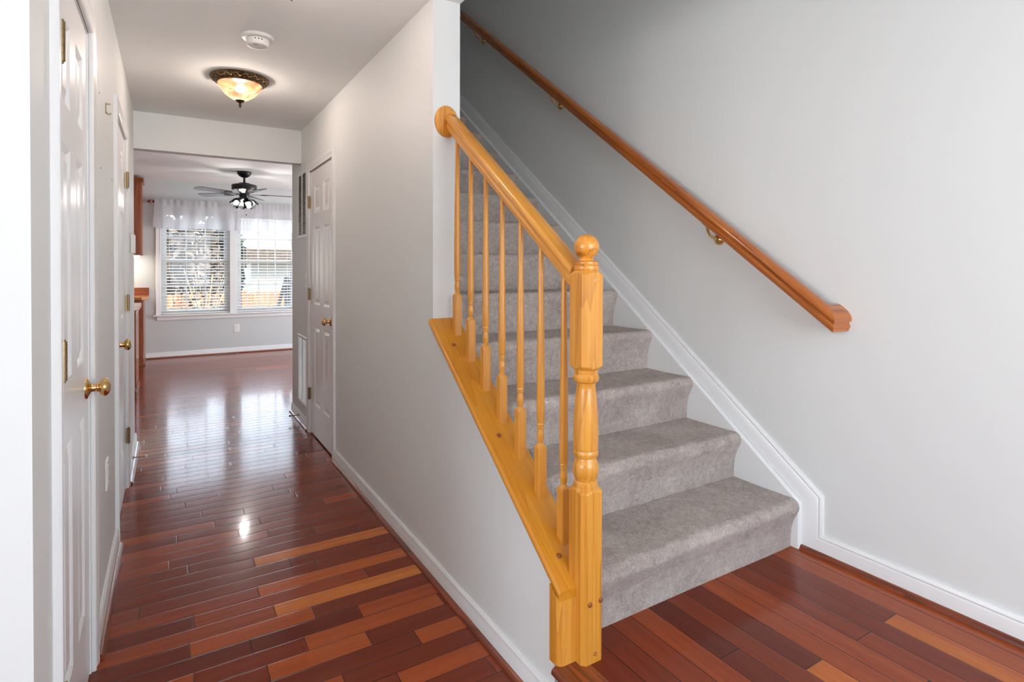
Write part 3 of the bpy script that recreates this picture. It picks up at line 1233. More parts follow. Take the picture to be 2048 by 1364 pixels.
m.add(vs_, fs_).build('wall_return', 'railX', wrail, smooth=28)


def bracket(y):
    zz = wr_z(y)
    b = empty('bracket', (XW, y, zz - 0.055))
    b.parent = wrail
    b.location = Vector((XW, y, zz - 0.055)) - WORLD['wall_handrail']
    frm = Matrix.Translation((XW, y, zz - 0.062)) @ Matrix.Rotation(-PI / 2, 4, 'Y')
    MB().lathe([(0.027, 0.0), (0.0275, 0.004), (0.026, 0.009), (0.021, 0.015), (0.013, 0.019), (0.009, 0.022), (0, 0.022)], 24, frame=frm).build('wall_plate', 'brass', b, smooth=30)
    pts = []
    for k in range(9):
        u = k / 8.0
        a = u * PI / 2
        pts.append((XW - 0.012 - (XW - WX - 0.012) * math.sin(a), y, zz - 0.062 + 0.056 * (1 - math.cos(a))))
    MB().tube(pts, 0.0065, 10).build('arm', 'brass', b, smooth=50)
    sf = Matrix.Translation((WX, y, zz)) @ Matrix.Rotation(aw, 4, 'X')
    MB().add([sf @ Vector(p) for p in [(-0.013, -0.025, -0.004), (0.013, -0.025, -0.004), (0.013, 0.025, -0.004), (-0.013, 0.025, -0.004),
                                       (-0.013, -0.025, 0.0), (0.013, -0.025, 0.0), (0.013, 0.025, 0.0), (-0.013, 0.025, 0.0)]],
             [(3, 2, 1, 0), (4, 5, 6, 7), (0, 1, 5, 4), (1, 2, 6, 5), (2, 3, 7, 6), (3, 0, 4, 7)]).build('saddle', 'brass', b)


for y in (1.715, 2.95, 4.0):
    bracket(y)


# ------------------------------------------------------------------ doors
def door_slab(w, h, panels_in=6):
    """face grid in (u, v), w out of the face; six raised panels"""
    t = 0.035
    st_, mu = 0.112, 0.105
    pw = (w - 2 * st_ - mu) / 2
    us = [0, st_, st_ + pw, st_ + pw + mu, st_ + 2 * pw + mu, w]
    vs_z = [0, 0.235, 0.845, 1.010, 1.598, 1.700, 1.915, h]
    m = MB()

    def q(a, b, c, d):
        m.add([a, b, c, d], [(0, 1, 2, 3)])
    for i in range(5):
        for j in range(7):
            u0, u1, v0, v1 = us[i], us[i + 1], vs_z[j], vs_z[j + 1]
            if i in (1, 3) and j in (1, 3, 5):
                rings = [(0, 0), (0.006, -0.003), (0.014, -0.009), (0.022, -0.009), (0.042, -0.0025)]
                for (a, da), (b, db) in zip(rings[:-1], rings[1:]):
                    A = [(u0 + a, v0 + a, da), (u1 - a, v0 + a, da), (u1 - a, v1 - a, da), (u0 + a, v1 - a, da)]
                    B = [(u0 + b, v0 + b, db), (u1 - b, v0 + b, db), (u1 - b, v1 - b, db), (u0 + b, v1 - b, db)]
                    for k in range(4):
                        k2 = (k + 1) % 4
                        q(A[k], A[k2], B[k2], B[k])
                b = rings[-1][0]
                db = rings[-1][1]
                q((u0 + b, v0 + b, db), (u1 - b, v0 + b, db), (u1 - b, v1 - b, db), (u0 + b, v1 - b, db))
            else:
                q((u0, v0, 0), (u1, v0, 0), (u1, v1, 0), (u0, v1, 0))
    # edges and back
    q((0, 0, 0), (0, h, 0), (0, h, -t), (0, 0, -t))
    q((w, 0, 0), (w, 0, -t), (w, h, -t), (w, h, 0))
    q((0, h, 0), (w, h, 0), (w, h, -t), (0, h, -t))
    q((0, 0, 0), (0, 0, -t), (w, 0, -t), (w, 0, 0))
    q((0, 0, -t), (0, h, -t), (w, h, -t), (w, 0, -t))
    return m


CAS = [(0.0045, 0), (0.0045, 0.010), (0.009, 0.0135), (0.014, 0.0115), (0.030, 0.0125), (0.042, 0.0165), (0.050, 0.018), (0.058, 0.017), (0.0605, 0.014), (0.0605, 0)]


def knob_profile():
    p = [(0.034, 0.0), (0.0335, 0.003), (0.030, 0.006), (0.022, 0.009), (0.014, 0.0125), (0.0115, 0.016), (0.0115, 0.027), (0.0135, 0.029), (0.0135, 0.031)]
    for k in range(11):
        a = -1.15 + (1.15 + PI / 2) * k / 10
        p.append((max(0, 0.0285 * math.cos(a) ** 0.9 if math.cos(a) > 0 else 0), 0.047 + 0.0165 * math.sin(a)))
    return p


def hinge(to3, u, v, parent):
    """knuckle barrel standing proud of the face, with its leaf edges"""
    m = MB()
    for k in range(5):
        z0 = v - 0.0445 + k * 0.0178
        a = to3(u, z0 + 0.0004, 0.0125)
        b = to3(u, z0 + 0.0174, 0.0125)
        m.tube([a, b], 0.0075, 12)
    m.tube([to3(u, v - 0.049, 0.0125), to3(u, v + 0.049, 0.0125)], 0.0048, 10)
    for s in (-1, 1):
        q = [to3(u + s * 0.003, v - 0.044, 0.0002), to3(u + s * 0.011, v - 0.044, 0.0002), to3(u + s * 0.011, v + 0.044, 0.0002), to3(u + s * 0.003, v + 0.044, 0.0002),
             to3(u + s * 0.003, v - 0.044, 0.0080), to3(u + s * 0.011, v - 0.044, 0.0080), to3(u + s * 0.011, v + 0.044, 0.0080), to3(u + s * 0.003, v + 0.044, 0.0080)]
        m.add(q, [(3, 2, 1, 0), (4, 5, 6, 7), (0, 1, 5, 4), (1, 2, 6, 5), (2, 3, 7, 6), (3, 0, 4, 7)])
    m.build('hinge', 'hinge', parent, smooth=40)


def door(name, to3, a0, a1, knob_at, hinge_at, label, axis_out, kz=0.945):
    """to3(u along the wall, v up, w off the wall)"""
    w = a1 - a0 - 0.008
    sl = door_slab(w, DH - 0.018)
    mb = MB()
    mb.add([to3(a0 + 0.004 + p[0], 0.012 + p[1], p[2] - 0.003) for p in sl.v], sl.f)
    root = mb.build(name, 'trim')
    root['kind'] = 'structure'
    root['label'] = label
    # jamb behind the slab
    jm = MB()
    jm.sweep([(a0, 0.0), (a0, DH), (a1, DH), (a1, 0.0)], [(-0.0035, -0.12), (-0.0035, 0.0), (0.012, 0.0), (0.012, -0.12)], to3)
    jm.build('jamb', 'trim', root)
    cm = MB()
    cm.sweep([(a0, 0.0), (a0, DH), (a1, DH), (a1, 0.0)], CAS, to3)
    cm.build('casing', 'trim', root, smooth=25)
    for v in (0.30, 1.08, 1.80):
        hinge(to3, hinge_at, v + 0.012, root)
    c = Vector(to3(knob_at, kz, -0.003))
    fr_ = Matrix.Translation(c) @ Vector((0, 0, 1)).rotation_difference(Vector(axis_out)).to_matrix().to_4x4()
    MB().lathe(knob_profile(), 28, frame=fr_).build('door_knob', 'brass', root, smooth=40)
    return root


door('door_1', L_map, D1[0], D1[1], D1[1] - 0.07, D1[0] + 0.002, 'white six-panel closet door nearest in the hall wall, brass knob standing out', (1, 0, 0), 0.93)
door('door_2', L_map, D2[0], D2[1], D2[0] + 0.07, D2[1] - 0.002, 'white six-panel door further along the hall wall, before the thermostat', (1, 0, 0), 0.925)
door('door_3', R_map, DR[0], DR[1], DR[0] + 0.07, DR[1] - 0.002, 'white six-panel door beside the two air grilles', (-1, 0, 0), 0.93)
# cut the door opening into the right wall: a shallow recess is not needed, the slab stands in its own rebate

# ------------------------------------------------------------------ wall fittings
def frame_box(to3, u0, u1, v0, v1, t0, t1):
    P = [to3(u0, v0, t0), to3(u1, v0, t0), to3(u1, v1, t0), to3(u0, v1, t0), to3(u0, v0, t1), to3(u1, v0, t1), to3(u1, v1, t1), to3(u0, v1, t1)]
    return P, [(3, 2, 1, 0), (4, 5, 6, 7), (0, 1, 5, 4), (1, 2, 6, 5), (2, 3, 7, 6), (3, 0, 4, 7)]


def grille(u0, u1, v0, v1, label):
    r = empty('return_air_grille', (XR, (u0 + u1) / 2, v0), label, 'air grille', 'return air grilles beside the door')
    f = 0.028
    m = MB()
    pr = [(0, 0), (0, 0.006), (0.006, 0.009), (0.024, 0.008), (f, 0.003), (f, 0)]
    m.sweep([(u0, v0), (u1, v0), (u1, v1), (u0, v1), (u0, v0)], pr, R_map, closed_ends=False)
    # close the frame with a properly mitred first corner
    m = MB()
    ring = []
    for d, t in pr:
        ring.append([(u0 + d, v0 + d, t), (u1 - d, v0 + d, t), (u1 - d, v1 - d, t), (u0 + d, v1 - d, t)])
    vs_ = [R_map(*p) for rr in ring for p in rr]
    fs_ = []
    for k in range(len(pr) - 1):
        for i in range(4):
            j = (i + 1) % 4
            fs_.append((k * 4 + i, k * 4 + j, (k + 1) * 4 + j, (k + 1) * 4 + i))
    m.add(vs_, fs_)
    m.build('frame', 'plastic', r)
    MB().add(*frame_box(R_map, u0 + f, u1 - f, v0 + f, v1 - f, 0.0003, 0.0008)).build('duct', 'dark', r)
    m = MB()
    nb = int((v1 - v0 - 2 * f) / 0.0135)
    for k in range(nb):
        v = v0 + f + (k + 0.5) * (v1 - v0 - 2 * f) / nb
        P = [R_map(u0 + f - 0.002, v + 0.005, 0.001), R_map(u1 - f + 0.002, v + 0.005, 0.001), R_map(u1 - f + 0.002, v - 0.0025, 0.0085), R_map(u0 + f - 0.002, v - 0.0025, 0.0085),
             R_map(u0 + f - 0.002, v + 0.0062, 0.001), R_map(u1 - f + 0.002, v + 0.0062, 0.001), R_map(u1 - f + 0.002, v - 0.0013, 0.0085), R_map(u0 + f - 0.002, v - 0.0013, 0.0085)]
        m.add(P, [(3, 2, 1, 0), (4, 5, 6, 7), (0, 1, 5, 4), (1, 2, 6, 5), (2, 3, 7, 6), (3, 0, 4, 7)])
    uc = (u0 + u1) / 2
    m.add(*frame_box(R_map, uc - 0.005, uc + 0.005, v0 + f, v1 - f, 0.001, 0.0088))
    m.build('louvres', 'plastic', r)
    return r


grille(4.70, 5.06, 1.545, 2.10, 'white louvred air grille mounted high on the wall beside the door')
grille(4.70, 5.06, 0.165, 0.735, 'white louvred air grille mounted low above the baseboard beside the door')


def plate(name, to3, u, v, w, h, label, cat, slots, group=None, out=0.006):
    loc = to3(u, v, 0)
    r = empty(name, loc, label, cat, group)
    P = []
    pr = [(0.0, 0.0), (0.0, out * 0.4), (0.004, out)]
    vs_, fs_ = [], []
    for d, t in pr:
        vs_ += [to3(u - w / 2 + d, v - h / 2 + d, t), to3(u + w / 2 - d, v - h / 2 + d, t), to3(u + w / 2 - d, v + h / 2 - d, t), to3(u - w / 2 + d, v + h / 2 - d, t)]
    for k in range(2):
        for i in range(4):
            j = (i + 1) % 4
            fs_.append((k * 4 + i, k * 4 + j, (k + 1) * 4 + j, (k + 1) * 4 + i))
    fs_.append((8, 9, 10, 11))
    fs_.append((3, 2, 1, 0))
    MB().add(vs_, fs_).build('cover_plate', 'plastic', r)
    if slots == 'outlet':
        for s in (-1, 1):
            MB().add(*frame_box(to3, u - 0.016, u + 0.016, v + s * 0.02 - 0.013, v + s * 0.02 + 0.013, out, out + 0.0015)).build('socket', 'plastic', r)
            for q in (-1, 1):
                MB().add(*frame_box(to3, u + q * 0.006 - 0.001, u + q * 0.006 + 0.001, v + s * 0.02 - 0.004, v + s * 0.02 + 0.006, out + 0.0015, out + 0.0018)).build('slot', 'dark', r)
    else:
        MB().add(*frame_box(to3, u - 0.005, u + 0.005, v - 0.012, v + 0.012, out, out + 0.002)).build('toggle_collar', 'plastic', r)
        MB().add(*frame_box(to3, u - 0.0035, u + 0.0035, v + 0.0, v + 0.014, out + 0.002, out + 0.013)).build('toggle', 'plastic', r)
    return r


plate('outlet', L_map, 2.76, 0.475, 0.072, 0.118, 'white wall outlet low between the two hall doors', 'outlet', 'outlet')
plate('outlet', B_map, 0.876, 0.375, 0.072, 0.118, 'white wall outlet under the kitchen windows', 'outlet', 'outlet')
plate('light_switch', R_map, 4.70, 1.222, 0.07, 0.062, 'white light switch on the wall behind the door hinges, upper of the pair', 'light switch', 'switch', 'switches between door and grilles')
plate('light_switch', R_map, 4.70, 1.145, 0.07, 0.062, 'white light switch on the wall behind the door hinges, lower of the pair', 'light switch', 'switch', 'switches between door and grilles')

th_ = empty('thermostat', (XL, 4.36, 1.43), 'white thermostat box on the hall wall just before the kitchen', 'thermostat')
MB().add(*frame_box(L_map, 4.30, 4.42, 1.395, 1.515, 0.0, 0.008)).build('back_plate', 'chrome', th_, bevel=0.002)
MB().add(*frame_box(L_map, 4.305, 4.415, 1.39, 1.51, 0.008, 0.032)).build('body', 'plastic', th_, bevel=0.004)

hk = empty('coat_hook', (XL, 2.80, 1.94), 'small bare metal hook on the white wall beside the closet door', 'hook')
MB().add(*frame_box(L_map, 2.796, 2.804, 1.925, 1.968, 0.0, 0.003)).build('back_strap', 'hinge', hk)
MB().tube([L_map(2.80, 1.963, 0.003), L_map(2.80, 1.965, 0.012), L_map(2.80, 1.962, 0.016)], 0.0025, 8).build('upper_prong', 'hinge', hk)
MB().tube([L_map(2.80, 1.930, 0.003), L_map(2.80, 1.922, 0.008), L_map(2.80, 1.922, 0.014), L_map(2.80, 1.928, 0.018)], 0.0025, 8).build('lower_prong', 'hinge', hk)
for (y, z) in ((2.56, 1.945), (3.12, 1.955), (2.60, 1.675), (3.08, 1.695)):
    fr_ = Matrix.Translation((XL, y, z)) @ Matrix.Rotation(PI / 2, 4, 'Y')
    o = MB().lathe([(0.0035, -0.004), (0.0035, 0.0006), (0.002, 0.0016), (0, 0.0018)], 10, frame=fr_).build('screw_anchor', 'hinge')
    tag(o, 'tiny screw anchor left in the bare hall wall near the hook', 'screw', 'old screw anchors around the hook')


def door_stop(y, to3, sgn, label):
    r = empty('door_stop', to3(y, 0.05, 0.014), label, 'door stop', 'spring door stops on the hall baseboards')
    c = Vector(to3(y, 0.052, 0.013))
    d = Vector((sgn, 0, 0))
    fr_ = Matrix.Translation(c) @ Vector((0, 0, 1)).rotation_difference(d).to_matrix().to_4x4()
    MB().lathe([(0.011, 0), (0.011, 0.003), (0.006, 0.006), (0.004, 0.006)], 14, frame=fr_).build('mount', 'hinge', r, smooth=40)
    MB().lathe([(0.0042, 0.005), (0.0042, 0.068)], 10, frame=fr_).build('rod', 'hinge', r, smooth=40)
    MB().lathe([(0.0065, 0.066), (0.0072, 0.070), (0.0072, 0.078), (0.005, 0.080)], 14, frame=fr_).build('rubber_tip', 'dark' if sgn < 0 else 'plastic', r, smooth=40)


door_stop(4.42, L_map, 1, 'thin door stop on the baseboard below the thermostat')
door_stop(4.98, R_map, -1, 'thin door stop on the baseboard under the low air grille')


# ------------------------------------------------------------------ ceiling lamps, smoke detector
def ceiling_light(x, y, label, watts):
    r = empty('ceiling_light', (x, y, CEIL), label, 'ceiling light', 'bronze and alabaster hall lights')
    T_ = Matrix.Translation((x, y, CEIL))

    def jag(k, a, q):
        return q * (1 + 0.010 * math.sin(a * 26 + k)) if k in (2, 3, 4) else q
    rim = [(0.130, -0.001), (0.162, -0.001), (0.164, -0.004), (0.160, -0.010), (0.147, -0.024), (0.137, -0.031), (0.132, -0.032), (0.129, -0.037), (0.122, -0.040), (0.114, -0.037), (0.112, -0.018), (0.114, -0.001)]
    MB().lathe(rim, 72, frame=T_, jag=jag).build('rim', 'bronze', r, smooth=35, origin=(x, y, CEIL))
    # scroll relief around the rim
    m = MB()
    for k in range(18):
        a = 2 * PI * k / 18
        pts = []
        for j in range(11):
            u = j / 10.0
            aa = a + (u - 0.5) * 0.30
            rr = 0.151 + 0.006 * math.sin(u * 2 * PI)
            zz = -0.0205 + (rr - 0.151) * 1.05
            pts.append((x + rr * math.cos(aa), y + rr * math.sin(aa), CEIL + zz))
        m.tube(pts, 0.0026, 6)
    m.build('scroll_relief', metal('bronze_relief', srgb(168, 142, 102), 0.35), r, smooth=60)
    bowl = [(0.120, -0.033), (0.123, -0.038), (0.121, -0.046), (0.115, -0.058), (0.102, -0.077), (0.084, -0.097), (0.063, -0.114), (0.042, -0.127), (0.022, -0.134), (0.008, -0.136)]
    MB().lathe(bowl, 72, frame=T_, jag=lambda k, a, q: q * (1 + (0.014 * math.sin(a * 24) if k in (5, 6, 7, 8) else 0.0))).build('glass_bowl', 'bowl', r, smooth=60, origin=(x, y, CEIL))
    MB().lathe([(0.113, -0.010), (0.113, -0.007), (0, -0.007)], 40, frame=T_).build('back_plate', 'dark', r)  # dark disc added to block the bright ceiling above the bowl
    fin = [(0, -0.122), (0.024, -0.130), (0.026, -0.134), (0.021, -0.142), (0.010, -0.147), (0.006, -0.150), (0.008, -0.153), (0.008, -0.156), (0.005, -0.158), (0.008, -0.161), (0.008, -0.165), (0.0055, -0.172), (0, -0.180)]
    MB().lathe(fin, 20, frame=T_).build('finial', 'bronze', r, smooth=40)
    MB().sphere((x, y, CEIL - 0.062), 0.026, 16, 10).build('bulb', 'bulb', r, smooth=60)
    lp = lamp('ceiling_lamp_glow', 'POINT', (0, 0, -0.066), None, watts, (1.0, 0.96, 0.91), 0.05)
    lp.parent = r
    return r


ceiling_light(0.370, 3.745, 'round bronze ceiling light with amber glass bowl between smoke detector and header', 11.5)
ceiling_light(0.380, 2.143, 'bronze ceiling light at the picture top, only its finial tip showing', 8.5)

sd = empty('smoke_detector', (0.378, 3.02, CEIL), 'round white smoke detector on the hall ceiling', 'smoke detector')
T_ = Matrix.Translation((0.378, 3.02, CEIL))
MB().lathe([(0.066, -0.001), (0.073, -0.001), (0.074, -0.008), (0.070, -0.014), (0.060, -0.016), (0, -0.016)], 48, frame=T_).build('base_ring', 'plastic', sd, smooth=35)
MB().lathe([(0.050, -0.0161), (0.050, -0.018), (0, -0.018)], 40, frame=T_).build('vent_gap', 'dark', sd)
MB().lathe([(0.052, -0.018), (0.054, -0.024), (0.054, -0.038), (0.049, -0.048), (0.042, -0.051), (0.040, -0.048), (0.028, -0.047), (0, -0.047)], 44, frame=T_).build('body', 'plastic', sd, smooth=30)
fr_ = Matrix.Translation((0.378 - 0.012, 3.02 - 0.016, CEIL - 0.0472)) @ Matrix.Rotation(PI, 4, 'X')
MB().lathe([(0.010, 0), (0.010, 0.001), (0, 0.001)], 12, frame=fr_).build('sounder_grille', 'chrome', sd)
for k in range(3):
    a = -1.9 + 0.28 * k
    MB().sphere((0.378 + 0.054 * math.cos(a), 3.02 + 0.054 * math.sin(a), CEIL - 0.028), 0.003, 8, 6).build('vent_slot', 'dark', sd)

# ------------------------------------------------------------------ kitchen: windows, blinds, valances
def window(n, x0, x1):
    fr_ = MB()
    yg = YB + 0.105
    # fixed frame
    for a in ((x0, x0 + 0.03, WZ0, WZ1), (x1 - 0.03, x1, WZ0, WZ1), (x0 + 0.03, x1 - 0.03, WZ0, WZ0 + 0.03), (x0 + 0.03, x1 - 0.03, WZ1 - 0.03, WZ1)):
        fr_.box(a[0], a[1], YB + 0.07, YB + 0.135, a[2], a[3])
    root = fr_.build('window_%d' % n, 'trim')
    root['kind'] = 'structure'
    zm = 1.395
    for nm, za, zb, yy in (('lower_sash', WZ0 + 0.03, zm + 0.02, yg - 0.018), ('upper_sash', zm - 0.02, WZ1 - 0.03, yg + 0.008)):
        s = MB()
        xa, xb = x0 + 0.03, x1 - 0.03
        w = 0.042
        s.box(xa, xa + w, yy - 0.012, yy + 0.012, za, zb)
        s.box(xb - w, xb, yy - 0.012, yy + 0.012, za, zb)
        s.box(xa + w, xb - w, yy - 0.012, yy + 0.012, za, za + w)
        s.box(xa + w, xb - w, yy - 0.012, yy + 0.012, zb - w, zb)
        for k in (1, 2):
            xx = xa + w + (xb - xa - 2 * w) * k / 3
            s.box(xx - 0.008, xx + 0.008, yy - 0.006, yy + 0.006, za + w, zb - w)
        zz = (za + zb) / 2
        s.box(xa + w, xb - w, yy - 0.0058, yy + 0.0058, zz - 0.008, zz + 0.008)
        so = s.build(nm, 'trim', root)
        MB().box(xa + w, xb - w, yy - 0.002, yy + 0.002, za + w, zb - w).build('pane', 'pane', so)
    return root


window(1, *W1)
window(2, *W2)
# casing round the pair, mullion cover, stool and apron
CW = [(0.0, 0), (0.0, 0.012), (0.006, 0.015), (0.012, 0.012), (0.036, 0.014), (0.050, 0.018), (0.060, 0.018), (0.063, 0.014), (0.063, 0)]
st(MB().sweep([(W1[0], WZ0), (W1[0], WZ1), (W2[1], WZ1), (W2[1], WZ0)], CW, B_map), 'trim_30', 'trim', smooth=25)
st(MB().box(W1[1] - 0.002, W2[0] + 0.002, YB - 0.014, YB - 0.0005, WZ0, WZ1 - 0.001), 'trim_31', 'trim', bevel=0.003)
st(MB().box(W1[0] - 0.092, W2[1] + 0.092, YB - 0.045, YB + 0.068, WZ0 - 0.022, WZ0), 'trim_32', 'trim', bevel=0.005)
st(MB().box(W1[0] - 0.05, W2[1] + 0.05, YB - 0.014, YB - 0.0003, WZ0 - 0.078, WZ0 - 0.022), 'trim_33', 'trim', bevel=0.004)


def blind(x0, x1, label):
    r = empty('window_blind', ((x0 + x1) / 2, YB + 0.035, WZ0 + 0.01), label, 'window blind', 'white slatted kitchen blinds')
    xa, xb = x0 + 0.012, x1 - 0.012
    y0, y1 = YB + 0.012, YB + 0.060
    MB().box(xa, xb, y0, y1, WZ1 - 0.05, WZ1 - 0.003).build('headrail', 'blind', r)
    m = MB()
    n = 33
    z0, z1 = WZ0 + 0.055, WZ1 - 0.07
    for k in range(n):
        z = z0 + (z1 - z0) * k / (n - 1)
        dz = 0.004
        cr = 0.002
        vs_ = []
        for (yy, zz) in ((y0, z - dz), ((y0 + y1) / 2, z + cr), (y1, z + dz), (y1, z + dz + 0.0025), ((y0 + y1) / 2, z + cr + 0.0025), (y0, z - dz + 0.0025)):
            vs_.append((yy, zz))
        m.prism(vs_, xa, xb, 'X')
    m.build('slats', 'blind', r)
    MB().box(xa, xb, y0 + 0.002, y1 - 0.002, WZ0 + 0.004, WZ0 + 0.022).build('bottom_rail', 'blind', r)
    for f in (0.16, 0.5, 0.84):
        xx = xa + (xb - xa) * f
        m = MB()
        for yy in (y0 - 0.0012, y1 + 0.0012):
            m.box(xx - 0.0012, xx + 0.0012, yy - 0.0007, yy + 0.0007, WZ0 + 0.02, WZ1 - 0.05)
        m.build('ladder_cord', 'blind', r)
    MB().tube([(xa + 0.09, y0 - 0.006, WZ1 - 0.06), (xa + 0.092, y0 - 0.006, 1.25)], 0.004, 8).build('tilt_wand', 'plastic', r)


blind(W1[0], W1[1], 'white slatted blind in the kitchen window nearer the cabinets')
blind(W2[0], W2[1], 'white slatted blind in the kitchen window beside the hall corner')

RODZ, RODY = 2.215, YB - 0.075
rod = empty('curtain_rod', (-0.2, RODY, RODZ), 'dark wood curtain rod with carved finial above the kitchen windows', 'curtain rod')
MB().tube([(-0.175, RODY, RODZ), (1.95, RODY, RODZ)], 0.011, 12).build('pole', 'shoeX', rod, smooth=50)
fr_ = Matrix.Translation((-0.165, RODY, RODZ)) @ Matrix.Rotation(-PI / 2, 4, 'Y')
MB().lathe([(0.013, 0), (0.022, 0.004), (0.022, 0.012), (0.013, 0.018), (0.009, 0.026), (0.013, 0.034), (0.022, 0.042), (0.026, 0.056), (0.022, 0.068), (0.012, 0.074), (0.014, 0.078), (0.010, 0.086), (0, 0.088)], 20, frame=fr_).build('finial', 'shoeX', rod, smooth=40)
for x in (-0.15, 0.83, 1.9):
    MB().box(x - 0.008, x + 0.008, RODY + 0.009, YB - 0.0005, RODZ - 0.008, RODZ + 0.008).build('rod_bracket', 'shoeX', rod)


def valance(x0, x1, seed, label):
    rnd = random.Random(seed)
    nx, nz = 150, 26
    ph = [rnd.uniform(0, 6.28) for _ in range(8)]
    fr = [rnd.uniform(9, 34) for _ in range(8)]
    zt, zb = RODZ + 0.040, 1.842
    vs_, fs_ = [], []
    for j in range(nz + 1):
        v = j / nz
        z = zt + (zb - zt) * v
        near = math.exp(-((z - RODZ) / 0.022) ** 2)
        for i in range(nx + 1):
            u = i / nx
            flare = 0.028 * max(0.0, (RODZ - z)) / 0.37
            x = x0 - flare * (1 - u) + (x1 - x0 + flare) * u
            amp = 0.003 + 0.017 * min(1.0, max(0, (RODZ - z)) / 0.3)
            w = sum(math.sin(fr[k] * (x + 0.02 * v * math.sin(7 * x)) + ph[k]) for k in range(5)) / 2.6
            w2 = sum(math.sin(fr[k] * 3.2 * x + ph[k]) for k in range(5, 8)) / 2.0
            y = RODY - 0.021 - amp * w - (0.004 * w2 * (1.0 if z > RODZ - 0.05 else 0.25)) - 0.012 * v
            zz = z + (0.006 * math.sin(fr[0] * x * 0.6 + ph[1]) if v > 0.9 else 0) + (0.004 * w2 if v < 0.1 else 0)
            vs_.append((x, y, zz))
    w_ = nx + 1
    for j in range(nz):
        for i in range(nx):
            fs_.append((j * w_ + i, j * w_ + i + 1, (j + 1) * w_ + i + 1, (j + 1) * w_ + i))
    # the rod pocket's back layer
    b0 = len(vs_)
    for i in range(nx + 1):
        u = i / nx
        x = x0 + (x1 - x0) * u
        w2 = sum(math.sin(fr[k] * 3.2 * x + ph[k]) for k in range(5, 8)) / 2.0
        vs_ += [(x, RODY + 0.016 + 0.003 * w2, RODZ - 0.022), (x, RODY + 0.016 + 0.003 * w2, RODZ + 0.036 + 0.004 * w2)]
    for i in range(nx):
        fs_.append((b0 + 2 * i, b0 + 2 * i + 2, b0 + 2 * i + 3, b0 + 2 * i + 1))
        fs_.append((b0 + 2 * i + 1, b0 + 2 * i + 3, i + 1, i))
    o = MB().add(vs_, fs_).build('valance', 'sheer', smooth=60)
    return tag(o, label, 'valance', 'sheer white valances on the kitchen rod')


valance(-0.165, 0.825, 3, 'gathered sheer white valance over the window nearer the cabinets')
valance(0.876, 1.90, 4, 'gathered sheer white valance behind the ceiling fan lights, beside the hall corner')

reg = empty('floor_register', (0.73, 9.30, 0.0), 'narrow wooden floor register set in the kitchen floor below the windows', 'floor register')
m = MB()
m.box(0.585, 0.885, 9.235, 9.335, 0.0003, 0.004)
m.build('flange', 'shoeX', reg, bevel=0.001)
m = MB()
for k in range(12):
    x = 0.605 + k * 0.0225
    m.box(x, x + 0.012, 9.25, 9.32, 0.0042, 0.0048)
m.build('slots', 'dark', reg)

# ------------------------------------------------------------------ ceiling fan
FX, FY = 0.838, 8.0
fan = empty('ceiling_fan', (FX, FY, KC), 'black ceiling fan with clear glass lights hanging in the kitchen', 'ceiling fan')
T_ = Matrix.Translation((FX, FY, KC))
MB().lathe([(0.085, -0.0005), (0.088, -0.008), (0.082, -0.03), (0.062, -0.058), (0.034, -0.074), (0.018, -0.078)], 32, frame=T_).build('canopy', 'black', fan, smooth=40)
MB().lathe([(0.0135, -0.07), (0.0135, -0.135), (0.020, -0.137), (0.020, -0.150)], 16, frame=T_).build('downrod', 'black', fan, smooth=40)
MB().lathe([(0.020, -0.145), (0.066, -0.146), (0.068, -0.152), (0.066, -0.158), (0.120, -0.164), (0.148, -0.172), (0.150, -0.182), (0.150, -0.226), (0.146, -0.236), (0.138, -0.240)], 40, frame=T_).build('motor_housing', 'black', fan, smooth=35)
MB().lathe([(0.138, -0.238), (0.118, -0.252), (0.085, -0.272), (0.060, -0.286), (0.055, -0.288)], 40, frame=T_).build('housing_skirt', 'chrome', fan, smooth=40)
MB().lathe([(0.056, -0.284), (0.060, -0.292), (0.060, -0.322), (0.050, -0.336), (0.046, -0.352), (0.030, -0.364), (0, -0.366)], 28, frame=T_).build('switch_housing', 'black', fan, smooth=40)
blade_m = wood('walnut_blade', 'X', srgb(86, 66, 56), srgb(66, 50, 42), srgb(44, 32, 28), 0.25, 0.4)
for k in range(5):
    a = math.radians(66 + 72 * k)
    Rz = T_ @ Matrix.Rotation(a, 4, 'Z') @ Matrix.Translation((0, 0, -0.290)) @ Matrix.Rotation(math.radians(10), 4, 'X')
    outl = [(0.20, -0.052), (0.30, -0.060), (0.60, -0.068), (0.645, -0.050), (0.66, 0.0), (0.645, 0.050), (0.60, 0.068), (0.30, 0.060), (0.20, 0.052)]
    n = len(outl)
    vs_ = [Rz @ Vector((x, y, 0.0)) for x, y in outl] + [Rz @ Vector((x, y, 0.007)) for x, y in outl]
    fs_ = [tuple(range(n - 1, -1, -1)), tuple(range(n, 2 * n))] + [(i, (i + 1) % n, n + (i + 1) % n, n + i) for i in range(n)]
    b = MB().add(vs_, fs_).build('blade', blade_m, fan)
    iron = [(0.055, -0.014), (0.15, -0.012), (0.20, -0.040), (0.27, -0.030), (0.28, 0.0), (0.27, 0.030), (0.20, 0.040), (0.15, 0.012), (0.055, 0.014)]
    n = len(iron)
    vs_ = [Rz @ Vector((x, y, -0.006)) for x, y in iron] + [Rz @ Vector((x, y, -0.0006)) for x, y in iron]
    fs_ = [tuple(range(n - 1, -1, -1)), tuple(range(n, 2 * n))] + [(i, (i + 1) % n, n + (i + 1) % n, n + i) for i in range(n)]
    io = MB().add(vs_, fs_).build('blade_iron', 'black', b)
    io.location = (0, 0, 0)
    io.matrix_local = Matrix.Translation(-Vector((FX, FY, KC))) if False else Matrix.Identity(4)
